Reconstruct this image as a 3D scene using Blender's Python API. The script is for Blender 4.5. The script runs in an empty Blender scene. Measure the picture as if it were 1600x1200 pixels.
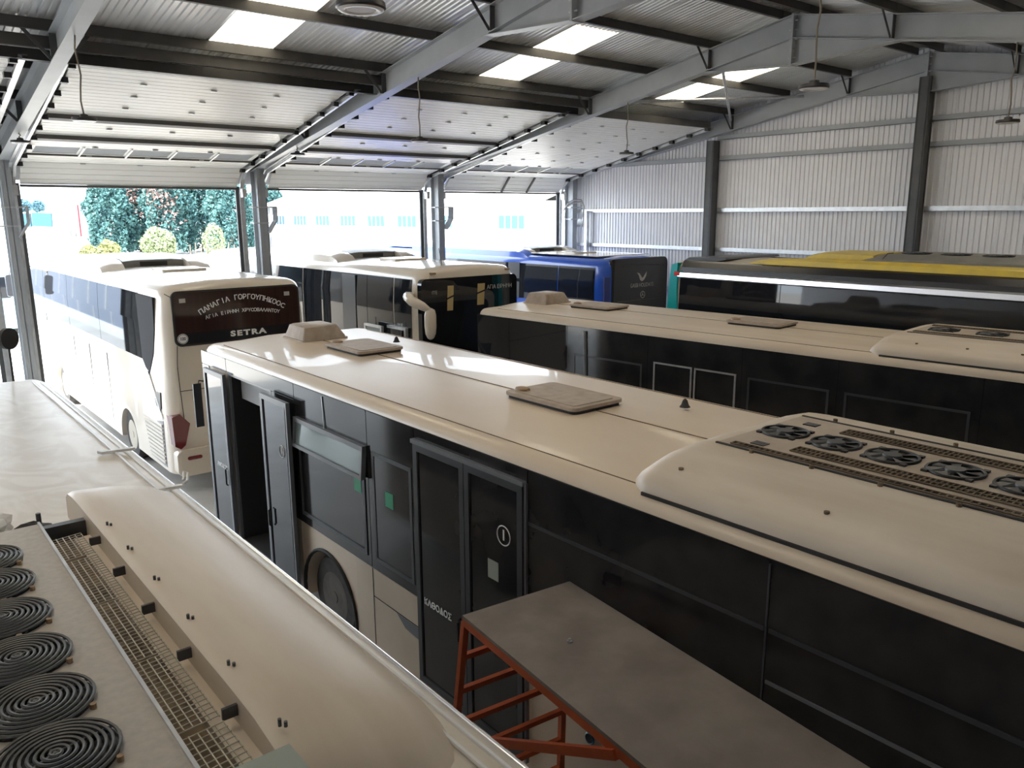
import bpy, bmesh, math, random
from mathutils import Vector, Matrix
random.seed(7)
S = bpy.context.scene
C = S.collection
R = math.radians

# ------------------------------------------------------------------ camera
CAM_H = 4.65
cd = bpy.data.cameras.new('camera'); cam = bpy.data.objects.new('camera', cd); C.objects.link(cam)
F_PX, PITCH, YAW, ROLL = 1239.57, .2124, .6911, -.0053
fw = Vector((math.sin(YAW)*math.cos(PITCH), math.cos(YAW)*math.cos(PITCH), -math.sin(PITCH)))
rt = Vector((math.cos(YAW), -math.sin(YAW), 0)); up = rt.cross(fw)
rt2 = rt*math.cos(ROLL)+up*math.sin(ROLL); up2 = up*math.cos(ROLL)-rt*math.sin(ROLL)
cam.matrix_world = Matrix(((rt2.x, up2.x, -fw.x, 0), (rt2.y, up2.y, -fw.y, 0), (rt2.z, up2.z, -fw.z, CAM_H), (0, 0, 0, 1)))
cd.sensor_width = 36; cd.lens = 36*F_PX/1600; cd.clip_start = .05; cd.clip_end = 1000
S.camera = cam

# ------------------------------------------------------------------ world, sun, exposure
w = bpy.data.worlds.new('world'); S.world = w; w.use_nodes = True
bg = w.node_tree.nodes['Background']
bg.inputs[0].default_value = (.80, .90, 1, 1); bg.inputs[1].default_value = 1.0
sd = bpy.data.lights.new('sun', 'SUN'); sd.energy = 2.4; sd.angle = R(.6); sd.color = (1, .95, .88)
sun = bpy.data.objects.new('sun', sd); C.objects.link(sun); sun.location = (-30, -20, 50)
sun.rotation_euler = Vector((.62, .34, -1)).to_track_quat('-Z', 'Y').to_euler()
vs = S.view_settings; vs.view_transform = 'Standard'; vs.look = 'None'; vs.gamma = 1; vs.use_curve_mapping = False
vs.exposure = 3.12
S.cycles.max_bounces = 10; S.cycles.diffuse_bounces = 6; S.cycles.glossy_bounces = 5

# ------------------------------------------------------------------ materials
MATS = {}
def mat(name, col, rough=.5, metal=0, col2=None, scale=3, stretch=(1, 1, 1), bump=0, bscale=None, contrast=(.35, .65), coat=0, spec=.5, detail=6):
    m = bpy.data.materials.new(name); m.use_nodes = True; MATS[name] = m
    nt = m.node_tree; b = nt.nodes['Principled BSDF']
    b.inputs['Base Color'].default_value = (*col, 1); b.inputs['Roughness'].default_value = rough
    b.inputs['Metallic'].default_value = metal; b.inputs['Coat Weight'].default_value = coat
    b.inputs['Specular IOR Level'].default_value = spec
    if col2 or bump:
        tc = nt.nodes.new('ShaderNodeTexCoord'); mp = nt.nodes.new('ShaderNodeMapping')
        mp.inputs['Scale'].default_value = stretch; nt.links.new(tc.outputs['Object'], mp.inputs[0])
    if col2:
        n = nt.nodes.new('ShaderNodeTexNoise'); n.inputs['Scale'].default_value = scale; n.inputs['Detail'].default_value = detail
        nt.links.new(mp.outputs[0], n.inputs['Vector'])
        r = nt.nodes.new('ShaderNodeValToRGB'); r.color_ramp.elements[0].color = (*col, 1); r.color_ramp.elements[1].color = (*col2, 1)
        r.color_ramp.elements[0].position = contrast[0]; r.color_ramp.elements[1].position = contrast[1]
        nt.links.new(n.outputs[0], r.inputs[0]); nt.links.new(r.outputs[0], b.inputs['Base Color'])
    if bump:
        n2 = nt.nodes.new('ShaderNodeTexNoise'); n2.inputs['Scale'].default_value = bscale or scale*4
        nt.links.new(mp.outputs[0], n2.inputs['Vector'])
        bp = nt.nodes.new('ShaderNodeBump'); bp.inputs['Strength'].default_value = bump; bp.inputs['Distance'].default_value = .01
        nt.links.new(n2.outputs[0], bp.inputs['Height']); nt.links.new(bp.outputs[0], b.inputs['Normal'])
    return m
mat('concrete', (.38, .37, .355), .5, col2=(.47, .46, .44), scale=1.2, bump=.15, bscale=30)
mat('yard', (.44, .42, .39), .9, col2=(.52, .50, .47), scale=.4)
mat('dry_grass', (.60, .56, .42), .95, col2=(.72, .68, .56), scale=.2)
mat('steel', (.38, .40, .42), .4, col2=(.43, .45, .47), scale=2)
mat('steel_dark', (.075, .078, .082), .5, col2=(.10, .10, .10), scale=3)
mat('steel_purlin', (.06, .06, .06), .5, col2=(.085, .08, .075), scale=3)
mat('galv', (.55, .56, .57), .35, .7, col2=(.66, .67, .68), scale=8)
mat('black_plastic', (.02, .02, .022), .45)
mat('roof_sheet', (.74, .745, .76), .28, .2, col2=(.80, .805, .82), scale=.6)
mat('wall_sheet', (.82, .82, .85), .4, 0, col2=(.87, .87, .89), scale=.5)
mat('door_panel', (.87, .855, .81), .4, col2=(.90, .885, .85), scale=1.5)
mat('door_rail', (.10, .095, .09), .5)
mat('cream_paint', (.72, .61, .49), .34, col2=(.66, .545, .425), scale=1.1, stretch=(1, .5, 1), coat=.15)
mat('cream_dusty', (.66, .565, .46), .42, col2=(.60, .50, .395), scale=2.5, stretch=(2.5, .35, 1), bump=.05, bscale=90)
mat('skirt_paint', (.62, .53, .43), .4, col2=(.56, .47, .37), scale=2)
mat('ivory_dusty', (.60, .54, .465), .36, col2=(.70, .655, .59), scale=2.2, stretch=(1.3, .8, 1), detail=10, contrast=(.42, .62))
for _n in MATS['ivory_dusty'].node_tree.nodes:
    if _n.type == 'TEX_NOISE': _n.inputs['Distortion'].default_value = 2.5
mat('ac_grey', (.40, .365, .325), .5, col2=(.46, .42, .37), scale=30)
mat('ac_hood', (.58, .49, .39), .42, col2=(.65, .565, .47), scale=2, stretch=(3, .5, 1))
mat('ac_top', (.42, .35, .29), .6, col2=(.50, .43, .36), scale=5)
mat('hatch', (.36, .29, .23), .6, col2=(.43, .36, .30), scale=9)
mat('dirt', (.23, .17, .11), .9, col2=(.12, .09, .06), scale=5)
mat('rubber', (.025, .025, .025), .75)
mat('glass', (.012, .014, .018), .03, spec=.5)
mat('glass_dusty', (.016, .017, .02), .10, col2=(.03, .03, .032), scale=3, spec=.5)
mat('glass_brown', (.045, .022, .018), .08, col2=(.03, .015, .013), scale=2, stretch=(6, 1, .3))
mat('glass_pale', (.22, .28, .28), .06)  # pale base colour paints in the sky mirrored by the hopper pane
mat('cap_blue', (.03, .16, .32), .4)
mat('black_paint', (.015, .015, .018), .25)
mat('dark_trim', (.045, .048, .055), .35)
mat('grey_trim', (.16, .17, .19), .35)
mat('interior', (.03, .03, .033), .7)
mat('interior_pale', (.25, .25, .26), .6)
mat('rim', (.45, .40, .33), .5, .4)
mat('rim_dark', (.10, .085, .07), .6, .2, col2=(.06, .05, .045), scale=6)
mat('matte_black', (.035, .037, .042), .8, spec=.2)
mat('tyre', (.03, .029, .028), .85, col2=(.05, .046, .042), scale=12)
mat('white_coach', (.74, .66, .56), .22, coat=.5)  # white paint turned beige: dust and warm indoor light put into the colour
mat('blue_coach', (.02, .10, .55), .22, coat=.5)
mat('navy', (.02, .035, .20), .3, coat=.3)
mat('teal', (.0, .42, .46), .3, coat=.3)
mat('yellow', (.72, .53, .06), .4, col2=(.62, .46, .07), scale=4)
mat('beige_roof', (.50, .45, .37), .5, col2=(.43, .38, .31), scale=3)
mat('grey_hood', (.17, .165, .155), .5, col2=(.22, .21, .19), scale=4)
mat('chrome', (.80, .80, .82), .18, 1)
mat('red_lens', (.16, .012, .015), .12, coat=.5)
mat('red_marker', (.65, .04, .04), .2)
mat('amber', (.5, .12, .02), .3)
mat('orange_paint', (.46, .085, .02), .45, col2=(.40, .07, .02), scale=9)
mat('plywood', (.165, .14, .125), .6, col2=(.23, .20, .18), scale=3.5, bump=.1, bscale=40, detail=9)
mat('white_print', (.85, .85, .85), .5)
mat('grey_print', (.45, .44, .42), .5)
mat('curtain', (.55, .42, .20), .8)
mat('sticker_green', (.02, .30, .16), .5)
mat('bronze', (.30, .20, .12), .5)
mat('green_plate', (.30, .34, .30), .5)
mat('wire', (.50, .46, .37), .45, .3)
mat('plastic_film', (.75, .75, .76), .25)
mat('lamp_black', (.03, .03, .035), .4)
mat('lamp_white', (.75, .75, .76), .35)
mat('cable', (.22, .19, .15), .7)
mat('lens', (.55, .50, .45), .15)
mat('building_wall', (.78, .77, .74), .8, col2=(.70, .69, .68), scale=.25)
mat('building_roof', (.80, .79, .77), .7)
mat('window_far', (.055, .10, .125), .9, spec=.1)
mat('container_blue', (.02, .075, .115), .8)
mat('far_grey', (.20, .23, .30), .7)
mat('leaf_dark', (.045, .105, .11), .9, col2=(.08, .165, .155), scale=.6, spec=.1)  # lighter, bluer green carries the haze and glare over the trees
mat('leaf_dry', (.22, .14, .125), .9, spec=.1)
mat('leaf_pale', (.20, .25, .13), .9, col2=(.27, .31, .17), scale=1)
mat('leaf_yellow', (.24, .25, .10), .9)
mat('leaf_far', (.08, .17, .22), .9)
mat('bark', (.14, .10, .08), .9)
mat('van_paint', (.25, .42, .45), .3)
def translucent(name, col, dirty=None):
    m = bpy.data.materials.new(name); m.use_nodes = True; MATS[name] = m
    nt = m.node_tree; out = nt.nodes['Material Output']; nt.nodes.remove(nt.nodes['Principled BSDF'])
    t = nt.nodes.new('ShaderNodeBsdfTranslucent'); d = nt.nodes.new('ShaderNodeBsdfDiffuse'); mx = nt.nodes.new('ShaderNodeMixShader')
    for x in (t, d): x.inputs['Color'].default_value = (*col, 1)
    if dirty:
        tc = nt.nodes.new('ShaderNodeTexCoord'); n = nt.nodes.new('ShaderNodeTexNoise'); n.inputs['Scale'].default_value = 2.2; n.inputs['Detail'].default_value = 8
        r = nt.nodes.new('ShaderNodeValToRGB'); r.color_ramp.elements[0].position = .30; r.color_ramp.elements[1].position = .48
        r.color_ramp.elements[0].color = (*dirty, 1); r.color_ramp.elements[1].color = (*col, 1)
        nt.links.new(tc.outputs['Object'], n.inputs['Vector']); nt.links.new(n.outputs[0], r.inputs[0])
        for x in (t, d): nt.links.new(r.outputs[0], x.inputs['Color'])
    mx.inputs[0].default_value = .35
    nt.links.new(t.outputs[0], mx.inputs[1]); nt.links.new(d.outputs[0], mx.inputs[2]); nt.links.new(mx.outputs[0], out.inputs[0])
translucent('skylight', (.78, .69, .54), (.36, .19, .07))
translucent('acrylic', (.80, .82, .84))  # white tone paints in the bright reflection on the door panes

# ------------------------------------------------------------------ mesh helpers
class M:
    def __init__(s): s.v = []; s.f = []
    def add(s, vs, fs):
        o = len(s.v); s.v += [tuple(p) for p in vs]; s.f += [tuple(i+o for i in f) for f in fs]; return s
    def box(s, x0, x1, y0, y1, z0, z1):
        return s.add([(x0, y0, z0), (x1, y0, z0), (x1, y1, z0), (x0, y1, z0), (x0, y0, z1), (x1, y0, z1), (x1, y1, z1), (x0, y1, z1)],
                     [(3, 2, 1, 0), (4, 5, 6, 7), (0, 1, 5, 4), (1, 2, 6, 5), (2, 3, 7, 6), (3, 0, 4, 7)])
    def bar(s, p, q, w, h=None, upv=(0, 0, 1)):
        p, q = Vector(p), Vector(q); h = h or w; d = (q-p).normalized(); u = Vector(upv)
        if abs(d.dot(u)) > .98: u = Vector((0, 1, 0))
        a = d.cross(u).normalized(); b = a.cross(d).normalized()
        vs = []
        for o in (p, q):
            for sa, sb in ((-1, -1), (1, -1), (1, 1), (-1, 1)): vs.append(o+a*sa*w/2+b*sb*h/2)
        return s.add(vs, [(3, 2, 1, 0), (4, 5, 6, 7), (0, 1, 5, 4), (1, 2, 6, 5), (2, 3, 7, 6), (3, 0, 4, 7)])
    def cyl(s, p, q, r, n=16, r2=None):
        p, q = Vector(p), Vector(q); r2 = r if r2 is None else r2; d = (q-p).normalized()
        u = Vector((0, 0, 1)) if abs(d.z) < .9 else Vector((1, 0, 0)); a = d.cross(u).normalized(); b = d.cross(a)
        vs = [p+(a*math.cos(t)+b*math.sin(t))*r for t in [2*math.pi*i/n for i in range(n)]]+[q+(a*math.cos(t)+b*math.sin(t))*r2 for t in [2*math.pi*i/n for i in range(n)]]
        return s.add(vs, [tuple(range(n)), tuple(range(2*n-1, n-1, -1))]+[(i, i+n, (i+1) % n+n, (i+1) % n) for i in range(n)])
    def tube(s, pts, r, n=8):
        pts = [Vector(p) for p in pts]; k = len(pts); rs = r if isinstance(r, (list, tuple)) else [r]*k; o = len(s.v); vs = []
        for i, p in enumerate(pts):
            d = (pts[min(i+1, k-1)]-pts[max(i-1, 0)]).normalized(); u = Vector((0, 0, 1)) if abs(d.z) < .9 else Vector((1, 0, 0))
            a = d.cross(u).normalized(); b = d.cross(a)
            for j in range(n):
                t = 2*math.pi*j/n; vs.append(p+(a*math.cos(t)+b*math.sin(t))*rs[i])
        fs = [(i*n+j, i*n+(j+1) % n, (i+1)*n+(j+1) % n, (i+1)*n+j) for i in range(k-1) for j in range(n)]
        fs += [tuple(range(n-1, -1, -1)), tuple((k-1)*n+j for j in range(n))]
        return s.add(vs, fs)
    def prism(s, poly, axis, a, b):
        n = len(poly)
        def P(u, v, t): return {'x': (t, u, v), 'y': (u, t, v), 'z': (u, v, t)}[axis]
        vs = [P(u, v, a) for u, v in poly]+[P(u, v, b) for u, v in poly]
        return s.add(vs, [tuple(range(n-1, -1, -1)), tuple(range(n, 2*n))]+[(i, (i+1) % n, (i+1) % n+n, i+n) for i in range(n)])
    def ring(s, c, r, t, n=24, k=4, axis='z', squash=1):
        vs = []
        for i in range(n):
            a = 2*math.pi*i/n
            for j in range(k):
                b = 2*math.pi*j/k; rr = r+t*math.cos(b); h = t*math.sin(b)*squash
                x, y = rr*math.cos(a), rr*math.sin(a)
                vs.append({'z': (c[0]+x, c[1]+y, c[2]+h), 'x': (c[0]+h, c[1]+x, c[2]+y), 'y': (c[0]+x, c[1]+h, c[2]+y)}[axis])
        return s.add(vs, [(i*k+j, ((i+1) % n)*k+j, ((i+1) % n)*k+(j+1) % k, i*k+(j+1) % k) for i in range(n) for j in range(k)])
    def loft(s, secs, closed=True, caps=True):
        n = len(secs[0]); vs = [p for q in secs for p in q]
        fs = [(i*n+j, i*n+(j+1) % n, (i+1)*n+(j+1) % n, (i+1)*n+j) for i in range(len(secs)-1) for j in range(n if closed else n-1)]
        if caps: fs += [tuple(range(n-1, -1, -1)), tuple((len(secs)-1)*n+j for j in range(n))]
        return s.add(vs, fs)
    def mesh(s, name, material, smooth=None):
        me = bpy.data.meshes.new(name); me.from_pydata(s.v, [], s.f)
        bm = bmesh.new(); bm.from_mesh(me); bmesh.ops.recalc_face_normals(bm, faces=bm.faces); bm.to_mesh(me); bm.free()
        me.materials.append(MATS[material])
        if smooth:
            me.shade_smooth(); me.set_sharp_from_angle(angle=R(smooth))
        return me
    def build(s, name, material, parent=None, smooth=None, loc=None):
        return link(name, s.mesh(name, material, smooth), parent, loc)
def link(name, me, parent=None, loc=None, rot=None):
    o = bpy.data.objects.new(name, me); C.objects.link(o)
    if parent: o.parent = parent
    if loc: o.location = loc
    if rot: o.rotation_euler = rot
    return o
def tag(o, label, cat, group=None):
    o['label'] = label; o['category'] = cat
    if group: o['group'] = group
    return o
def thing(name, label, cat, loc=(0, 0, 0), rz=0, group=None):
    o = bpy.data.objects.new(name, None); C.objects.link(o); o.location = loc; o.rotation_euler = (0, 0, rz)
    o.empty_display_size = .2
    return tag(o, label, cat, group)
def structure(o): o['kind'] = 'structure'; return o
def struct_empty(name, loc=(0, 0, 0)):
    o = bpy.data.objects.new(name, None); C.objects.link(o); o.location = loc; return structure(o)
def copy_tree(o, parent=None):
    c = o.copy(); C.objects.link(c); c.parent = parent
    for ch in list(o.children): copy_tree(ch, c)
    return c
def cut(o, cutters):
    for c in cutters:
        co = link('cutter', c.mesh('cutter', 'interior'))
        md = o.modifiers.new('b', 'BOOLEAN'); md.operation = 'DIFFERENCE'; md.object = co; md.solver = 'EXACT'
        co.parent = None
        co.matrix_world = o_world(o)
        bpy.context.view_layer.update()
        me = bpy.data.meshes.new_from_object(o.evaluated_get(bpy.context.evaluated_depsgraph_get()))
        o.modifiers.clear(); o.data = me
        bpy.data.objects.remove(co)
    o.data.shade_smooth(); o.data.set_sharp_from_angle(angle=R(35))
def o_world(o):
    bpy.context.view_layer.update(); return o.matrix_world.copy()
FONT = {}
def glyphs(txt, size, spacing=1.0, bold=0.0):
    cu = bpy.data.curves.new('t', 'FONT'); cu.body = txt; cu.size = size; cu.align_x = 'CENTER'; cu.align_y = 'CENTER'; cu.space_character = spacing; cu.offset = bold
    cu.resolution_u = 3
    ob = bpy.data.objects.new('t', cu); C.objects.link(ob); bpy.context.view_layer.update()
    me = bpy.data.meshes.new_from_object(ob.evaluated_get(bpy.context.evaluated_depsgraph_get()))
    vs = [tuple(v.co) for v in me.vertices]; fs = [tuple(p.vertices) for p in me.polygons]
    bpy.data.objects.remove(ob); bpy.data.curves.remove(cu); bpy.data.meshes.remove(me)
    return vs, fs
def text(name, txt, size, pos, facing, material, parent, spacing=1.0, bold=0.0, sx=1, tilt=0):
    """flat lettering: facing '-x' reads on a side seen from -x, '-y' on a face seen from -y"""
    vs, fs = glyphs(txt, size, spacing, bold); m = M(); m.add([place(v[0]*sx, v[1], pos, facing, tilt) for v in vs], fs)
    me = bpy.data.meshes.new(name); me.from_pydata(m.v, [], m.f); me.materials.append(MATS[material])
    return link(name, me, parent)
def place(a, b, pos, facing, tilt=0):
    if facing == '-x': return (pos[0], pos[1]-a, pos[2]+b)
    return (pos[0]+a, pos[1]+b*tilt, pos[2]+b)
def arc_text(name, txt, size, pos, facing, material, parent, width, sag, bold=0, tilt=0):
    n = len(txt); m = M()
    for i, ch in enumerate(txt+' '):
        if ch == ' ':
            me = bpy.data.meshes.new(name); me.from_pydata(m.v, [], m.f); me.materials.append(MATS[material]); link(name, me, parent); m = M(); continue
        t = -1+2*i/(n-1); vs, fs = glyphs(ch, size, 1, bold); ang = -math.atan(2*sag*t*2/width)
        cx, cy = t*width/2, -sag*t*t; ca, sa = math.cos(ang), math.sin(ang)
        m.add([place(cx+v[0]*ca-v[1]*sa, cy+v[0]*sa+v[1]*ca, pos, facing, tilt) for v in vs], fs)
def rrect(x0, x1, z0, z1, r, n=5):
    pts = []
    for cx, cz, a0 in ((x1-r, z1-r, 0), (x0+r, z1-r, 90), (x0+r, z0+r, 180), (x1-r, z0+r, 270)):
        for i in range(n+1):
            a = R(a0+90*i/n); pts.append((cx+r*math.cos(a), cz+r*math.sin(a)))
    return pts

# ------------------------------------------------------------------ building geometry
X0, BAY = 2.652, 5.2433
FX = [X0+BAY*k for k in (-1, 0, 1, 2, 3)]          # frame positions
YE, YR, SL = 19.16, 8.16, .1707                      # eave, ridge, roof slope
YB = 2*YR-YE
def zt(y): return 7.954-SL*abs(y-YR)                 # top of the rafters
XL = FX[0]-BAY                                       # left end of the hall
XG = FX[4]                                           # gable frame

floor = structure(M().box(XL-.3, XG+.5, YB-.4, YE+.5, -.2, 0).build('floor', 'concrete'))
ground = M().box(-150, 220, -120, 260, -.4, -.03).build('ground', 'yard'); structure(ground)

def sheet_mesh(name, wdt, ln, material, n=10, h=.022):
    """ribbed sheet: runs along local y, ribs across local x"""
    prof = []; p = wdt/n
    for i in range(n):
        prof += [(i*p, 0), (i*p+p*.55, 0), (i*p+p*.65, h), (i*p+p*.9, h)]
    prof.append((wdt+.012, -.004))
    m = M(); m.loft([[(a, y, b) for a, b in prof] for y in (0, ln)], closed=False, caps=False)
    return m.mesh(name, material)
# ceiling: sheets, skylights, purlins
ceiling = struct_empty('ceiling')
SW = BAY/5; TH = math.atan(SL); cs = math.cos(TH)
PUR = [8.42, 9.9, 11.45, 13.05, 14.65, 16.25, 17.85, 19.2]
def slope_piece(mesh, name, x, ya, side, dz=.165):
    y = ya if side > 0 else 2*YR-ya
    o = link(name, mesh, ceiling, (x, y, zt(ya)+dz))
    # local +y runs down the slope
    if side > 0: o.rotation_euler = (-TH, 0, 0)
    else:
        o.rotation_euler = (-TH, 0, math.pi); o.location.x = x+SW
    return o
YS0, YS1, YEND = 10.32, 13.42, 19.75
full = sheet_mesh('roof_sheet', SW, (YEND-YR)/cs, 'roof_sheet'); upper = sheet_mesh('roof_sheet', SW, (YS0+.03-YR)/cs, 'roof_sheet')
lower = sheet_mesh('roof_sheet', SW, (YEND-YS1)/cs, 'roof_sheet'); skyl = sheet_mesh('skylight', SW/2, (YS1-YS0+.06)/cs, 'skylight', 5, .03)
for b in range(5):
    for k in range(5):
        x = XL+b*BAY+k*SW
        for side in (1, -1):
            if k == 2:
                slope_piece(upper, 'roof_sheet', x, YR, side); slope_piece(lower, 'roof_sheet', x, YS1-.05, side, .160)
                for q in (0, 1):
                    o = slope_piece(skyl, 'skylight_panel', x+q*SW/2, YS0-.03, side, .17)
                    if side < 0: o.location.x = x+(q+1)*SW/2
            else: slope_piece(full, 'roof_sheet', x, YR, side)
for side in (1, -1): slope_piece(full, 'roof_sheet', XG, YR, side)
M().box(XL, XG+SW, YR-.25, YR+.25, zt(YR)+.185, zt(YR)+.20).build('ridge_cap', 'roof_sheet', ceiling)
for side in (1, -1):
    for y in PUR:
        for b in range(5):
            m = M(); yy = y if side > 0 else 2*YR-y; z = zt(y)+.004
            x0, x1 = XL+b*BAY+.003, XL+(b+1)*BAY-.003
            m.box(x0, x1, yy-.005, yy+.005, z, z+.155); m.box(x0, x1, yy-.06, yy, z, z+.008); m.box(x0, x1, yy, yy+.06, z+.147, z+.155)
            m.build('purlin', 'steel_purlin', ceiling)
# gable wall on the right
wall_right = struct_empty('wall_right')
XP = XG+.24
npan = 21; pw = (YE+.3-(YB-.3))/npan
for i in range(npan):
    y0 = YB-.3+i*pw; n = 9; p = pw/n; prof = []
    for j in range(n): prof += [(y0+j*p, 0), (y0+j*p+p*.6, 0), (y0+j*p+p*.7, .02), (y0+j*p+p*.92, .02)]
    prof.append((y0+pw+.012, -.004))
    M().loft([[(XP-d, a, 0) for a, d in prof], [(XP-d, a, zt(a)+.192) for a, d in prof]], closed=False, caps=False).build('wall_panel', 'wall_sheet', wall_right)
GCOL = [YE, YE-5.5, YR, YE-16.5, YB]
for z in (1.2, 2.45, 3.63, 4.69, 6.06, 6.60):
    for a, b in zip(GCOL[1:], GCOL[:-1]):
        if zt((a+b)/2) < z+.25: continue
        M().box(XG+.14, XP-.005, a+.02, b-.02, z-.05, z-.042).box(XG+.14, XG+.15, a+.02, b-.02, z-.05, z+.06).build('girt', 'galv' if z < 5 else 'steel', wall_right)
for y in GCOL[1:4]:
    m = M(); m.box(XG-.14, XG+.13, y-.10, y-.085, 0, zt(y)-.5).box(XG-.14, XG+.13, y+.085, y+.10, 0, zt(y)-.5).box(XG-.14, XG-.125, y-.12, y+.12, 0, zt(y)-.5).box(XG+.11, XG+.13, y-.12, y+.12, 0, zt(y)-.5)
    m.build('gable_column', 'steel_dark', wall_right)
M().box(XG-.02, XG+.10, YE-.75, YE-.65, 0, 4.7).build('conduit_post', 'galv', wall_right)
structure(M().prism([(YB-.3, 0), (YE+.3, 0), (YE+.3, zt(YE)+.1), (YR, zt(YR)+.16), (YB-.3, zt(YB)+.1)], 'x', XL-.06, XL-.01).build('wall_left', 'wall_sheet'))  # unseen end wall of the hall, added to keep side light out
structure(M().box(XL, XG+.2, YB-.29, YB-.24, 0, zt(YB)+.12).build('wall_back', 'wall_sheet'))  # unseen back wall of the hall, added to cut light from behind
# header strips above the doors, front and back
structure(M().box(XL, XG+.2, YE+.24, YE+.29, 5.36, zt(YE)+.12).build('wall_front', 'wall_sheet'))

# ------------------------------------------------------------------ portal frames
def make_frame(x, label):
    t = thing('portal_frame', label, 'steel frame', (x, 0, 0), 0, 'steel portal frames of the hall')
    fwid = .20; dep = .40
    for side in (1, -1):
        def Y(y): return y if side > 0 else 2*YR-y
        m = M()
        ci, co = YE-.19, YE+.19
        zc = zt(YE)-.05
        m.box(-.1, .1, min(Y(ci), Y(ci)+side*.014), max(Y(ci), Y(ci)+side*.014), 0, zc-.3)
        m.box(-.1, .1, min(Y(co), Y(co)-side*.014), max(Y(co), Y(co)-side*.014), 0, zc)
        m.box(-.006, .006, min(Y(ci), Y(co)), max(Y(ci), Y(co)), 0, zc)
        m.build('column', 'steel', t)
        base = M().box(-.18, .18, Y(YE)-.26, Y(YE)+.26, 0, .025); base.build('base_plate', 'steel', t)
        # rafter: web, top and bottom flange
        m = M()
        yb0, yb1 = YR+.01, YE-.19
        m.prism([(Y(YR+.02), zt(YR+.02)-.37), (Y(YR+.02), zt(YR+.02)), (Y(YE+.19), zt(YE+.19)), (Y(YE+.19), zt(YE+.19)-.37), ], 'x', -.006, .006)
        for off in (0, -.372):
            m.prism([(Y(YR+.02), zt(YR+.02)+off-.014), (Y(YR+.02), zt(YR+.02)+off), (Y(YE+.19), zt(YE+.19)+off), (Y(YE+.19), zt(YE+.19)+off-.014)], 'x', -.1, .1)
        m.build('rafter', 'steel', t)
        # haunch at the ridge
        yh = 10.03; zh = zt(yh)-.372; za = CAM_H+2.50
        m = M(); m.prism([(Y(YR+.02), za), (Y(YR+.02), zt(YR)-.372), (Y(yh), zh)], 'x', -.006, .006)
        m.prism([(Y(YR+.02), za-.014), (Y(YR+.02), za), (Y(yh), zh), (Y(yh), zh-.014)], 'x', -.1, .1)
        m.build('haunch', 'steel', t)
        m = M(); m.box(-.11, .11, min(Y(YR), Y(YR+.02)), max(Y(YR), Y(YR+.02)), za-.03, zt(YR)+.01); m.build('apex_plate', 'steel', t)
        for i in range(5):
            z = za+.1+i*(zt(YR)-za-.2)/4
            for sx in (-.06, .06):
                M().cyl((sx, Y(YR+.02), z), (sx, Y(YR+.075), z), .014, 6).build('bolt', 'galv', t)
        # stiffeners and fly braces
        for yp in (9.9, 13.05, 16.25):
            z = zt(yp); M().box(-.095, .095, Y(yp)-.006, Y(yp)+.006, z-.36, z-.015).build('stiffener', 'steel_dark', t)
            for sx in (-1, 1):
                if abs(x-XG) < .1 and sx > 0: continue
                M().bar((sx*.09, Y(yp)+.02, z-.35), (sx*.42, Y(yp)+.02, z+.03), .05, .008, (0, 1, 0)).build('fly_brace', 'steel_dark', t)
        # bent bracket on the column
        if side > 0:
            m = M(); yi = ci-.002
            m.box(-.26, .13, ci-.06, ci+.2, 4.80, 4.825); m.box(-.26, .13, ci-.06, ci+.2, 4.43, 4.455)
            m.prism([(.12, 4.83), (.30, 4.83), (.30, 4.50), (.10, 4.20), (.08, 4.23), (.27, 4.51), (.27, 4.80), (.12, 4.80)], 'y', ci-.16, ci+.06)
            m.build('bracket', 'galv', t)
    return t
FL = ['grey steel portal frame outside the first door on the left end', 'grey steel portal frame left of the white coach with open doors both sides',
      'grey steel portal frame between the white coach doorway and the curtained coach doorway', 'grey steel portal frame between the curtained coach doorway and the blue coach doorway',
      'grey steel portal frame standing against the ribbed end wall']
for x, l in zip(FX, FL): make_frame(x, l)
# roof bracing in the end bay
for p, q in (((FX[3]+.2, 13.0, zt(13)-.1), (XG-.15, 11.0, zt(11)-.12)), ((FX[3]+.3, 9.9, zt(9.9)-.15), (XG-.2, 13.0, zt(13)-.15))):
    M().cyl(p, q, .032, 10).build('brace_tube', 'galv', ceiling, 40)

# ------------------------------------------------------------------ sectional doors
DP0, DP1, DP2 = (19.20, 5.27), (18.80, 5.70), (13.50, 6.82)
du = ((DP2[0]-DP1[0])/9, (DP2[1]-DP1[1])/9)
nodes = [DP0]+[(DP1[0]+du[0]*i, DP1[1]+du[1]*i) for i in range(10)]
DX0, DX1 = .26, 4.73
def panel_mesh(a, b, window=False):
    m = M(); dy, dz = b[0]-a[0], b[1]-a[1]; L = math.hypot(dy, dz); ny, nz = dz/L, -dy/L   # outward (up) normal
    def strip(t0, t1, x0, x1, d0=0, d1=.045):
        q = [(a[0]+dy*t+ny*d, a[1]+dz*t+nz*d) for t, d in ((t0, d0), (t1, d0), (t1, d1), (t0, d1))]
        m.prism(q, 'x', x0, x1)
    if window:
        strip(.01, .12, DX0, DX1); strip(.86, .99, DX0, DX1)
        for i in range(6):
            xc = DX0+.06+i*(DX1-DX0-.12)/5; strip(.12, .86, xc-.05, xc+.05)
    else:
        for i in range(4): strip(i/4+.012, (i+1)/4-.012, DX0, DX1)
        strip(.02, .98, DX0+.01, DX1-.01, .008, .04)
    return m
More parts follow.
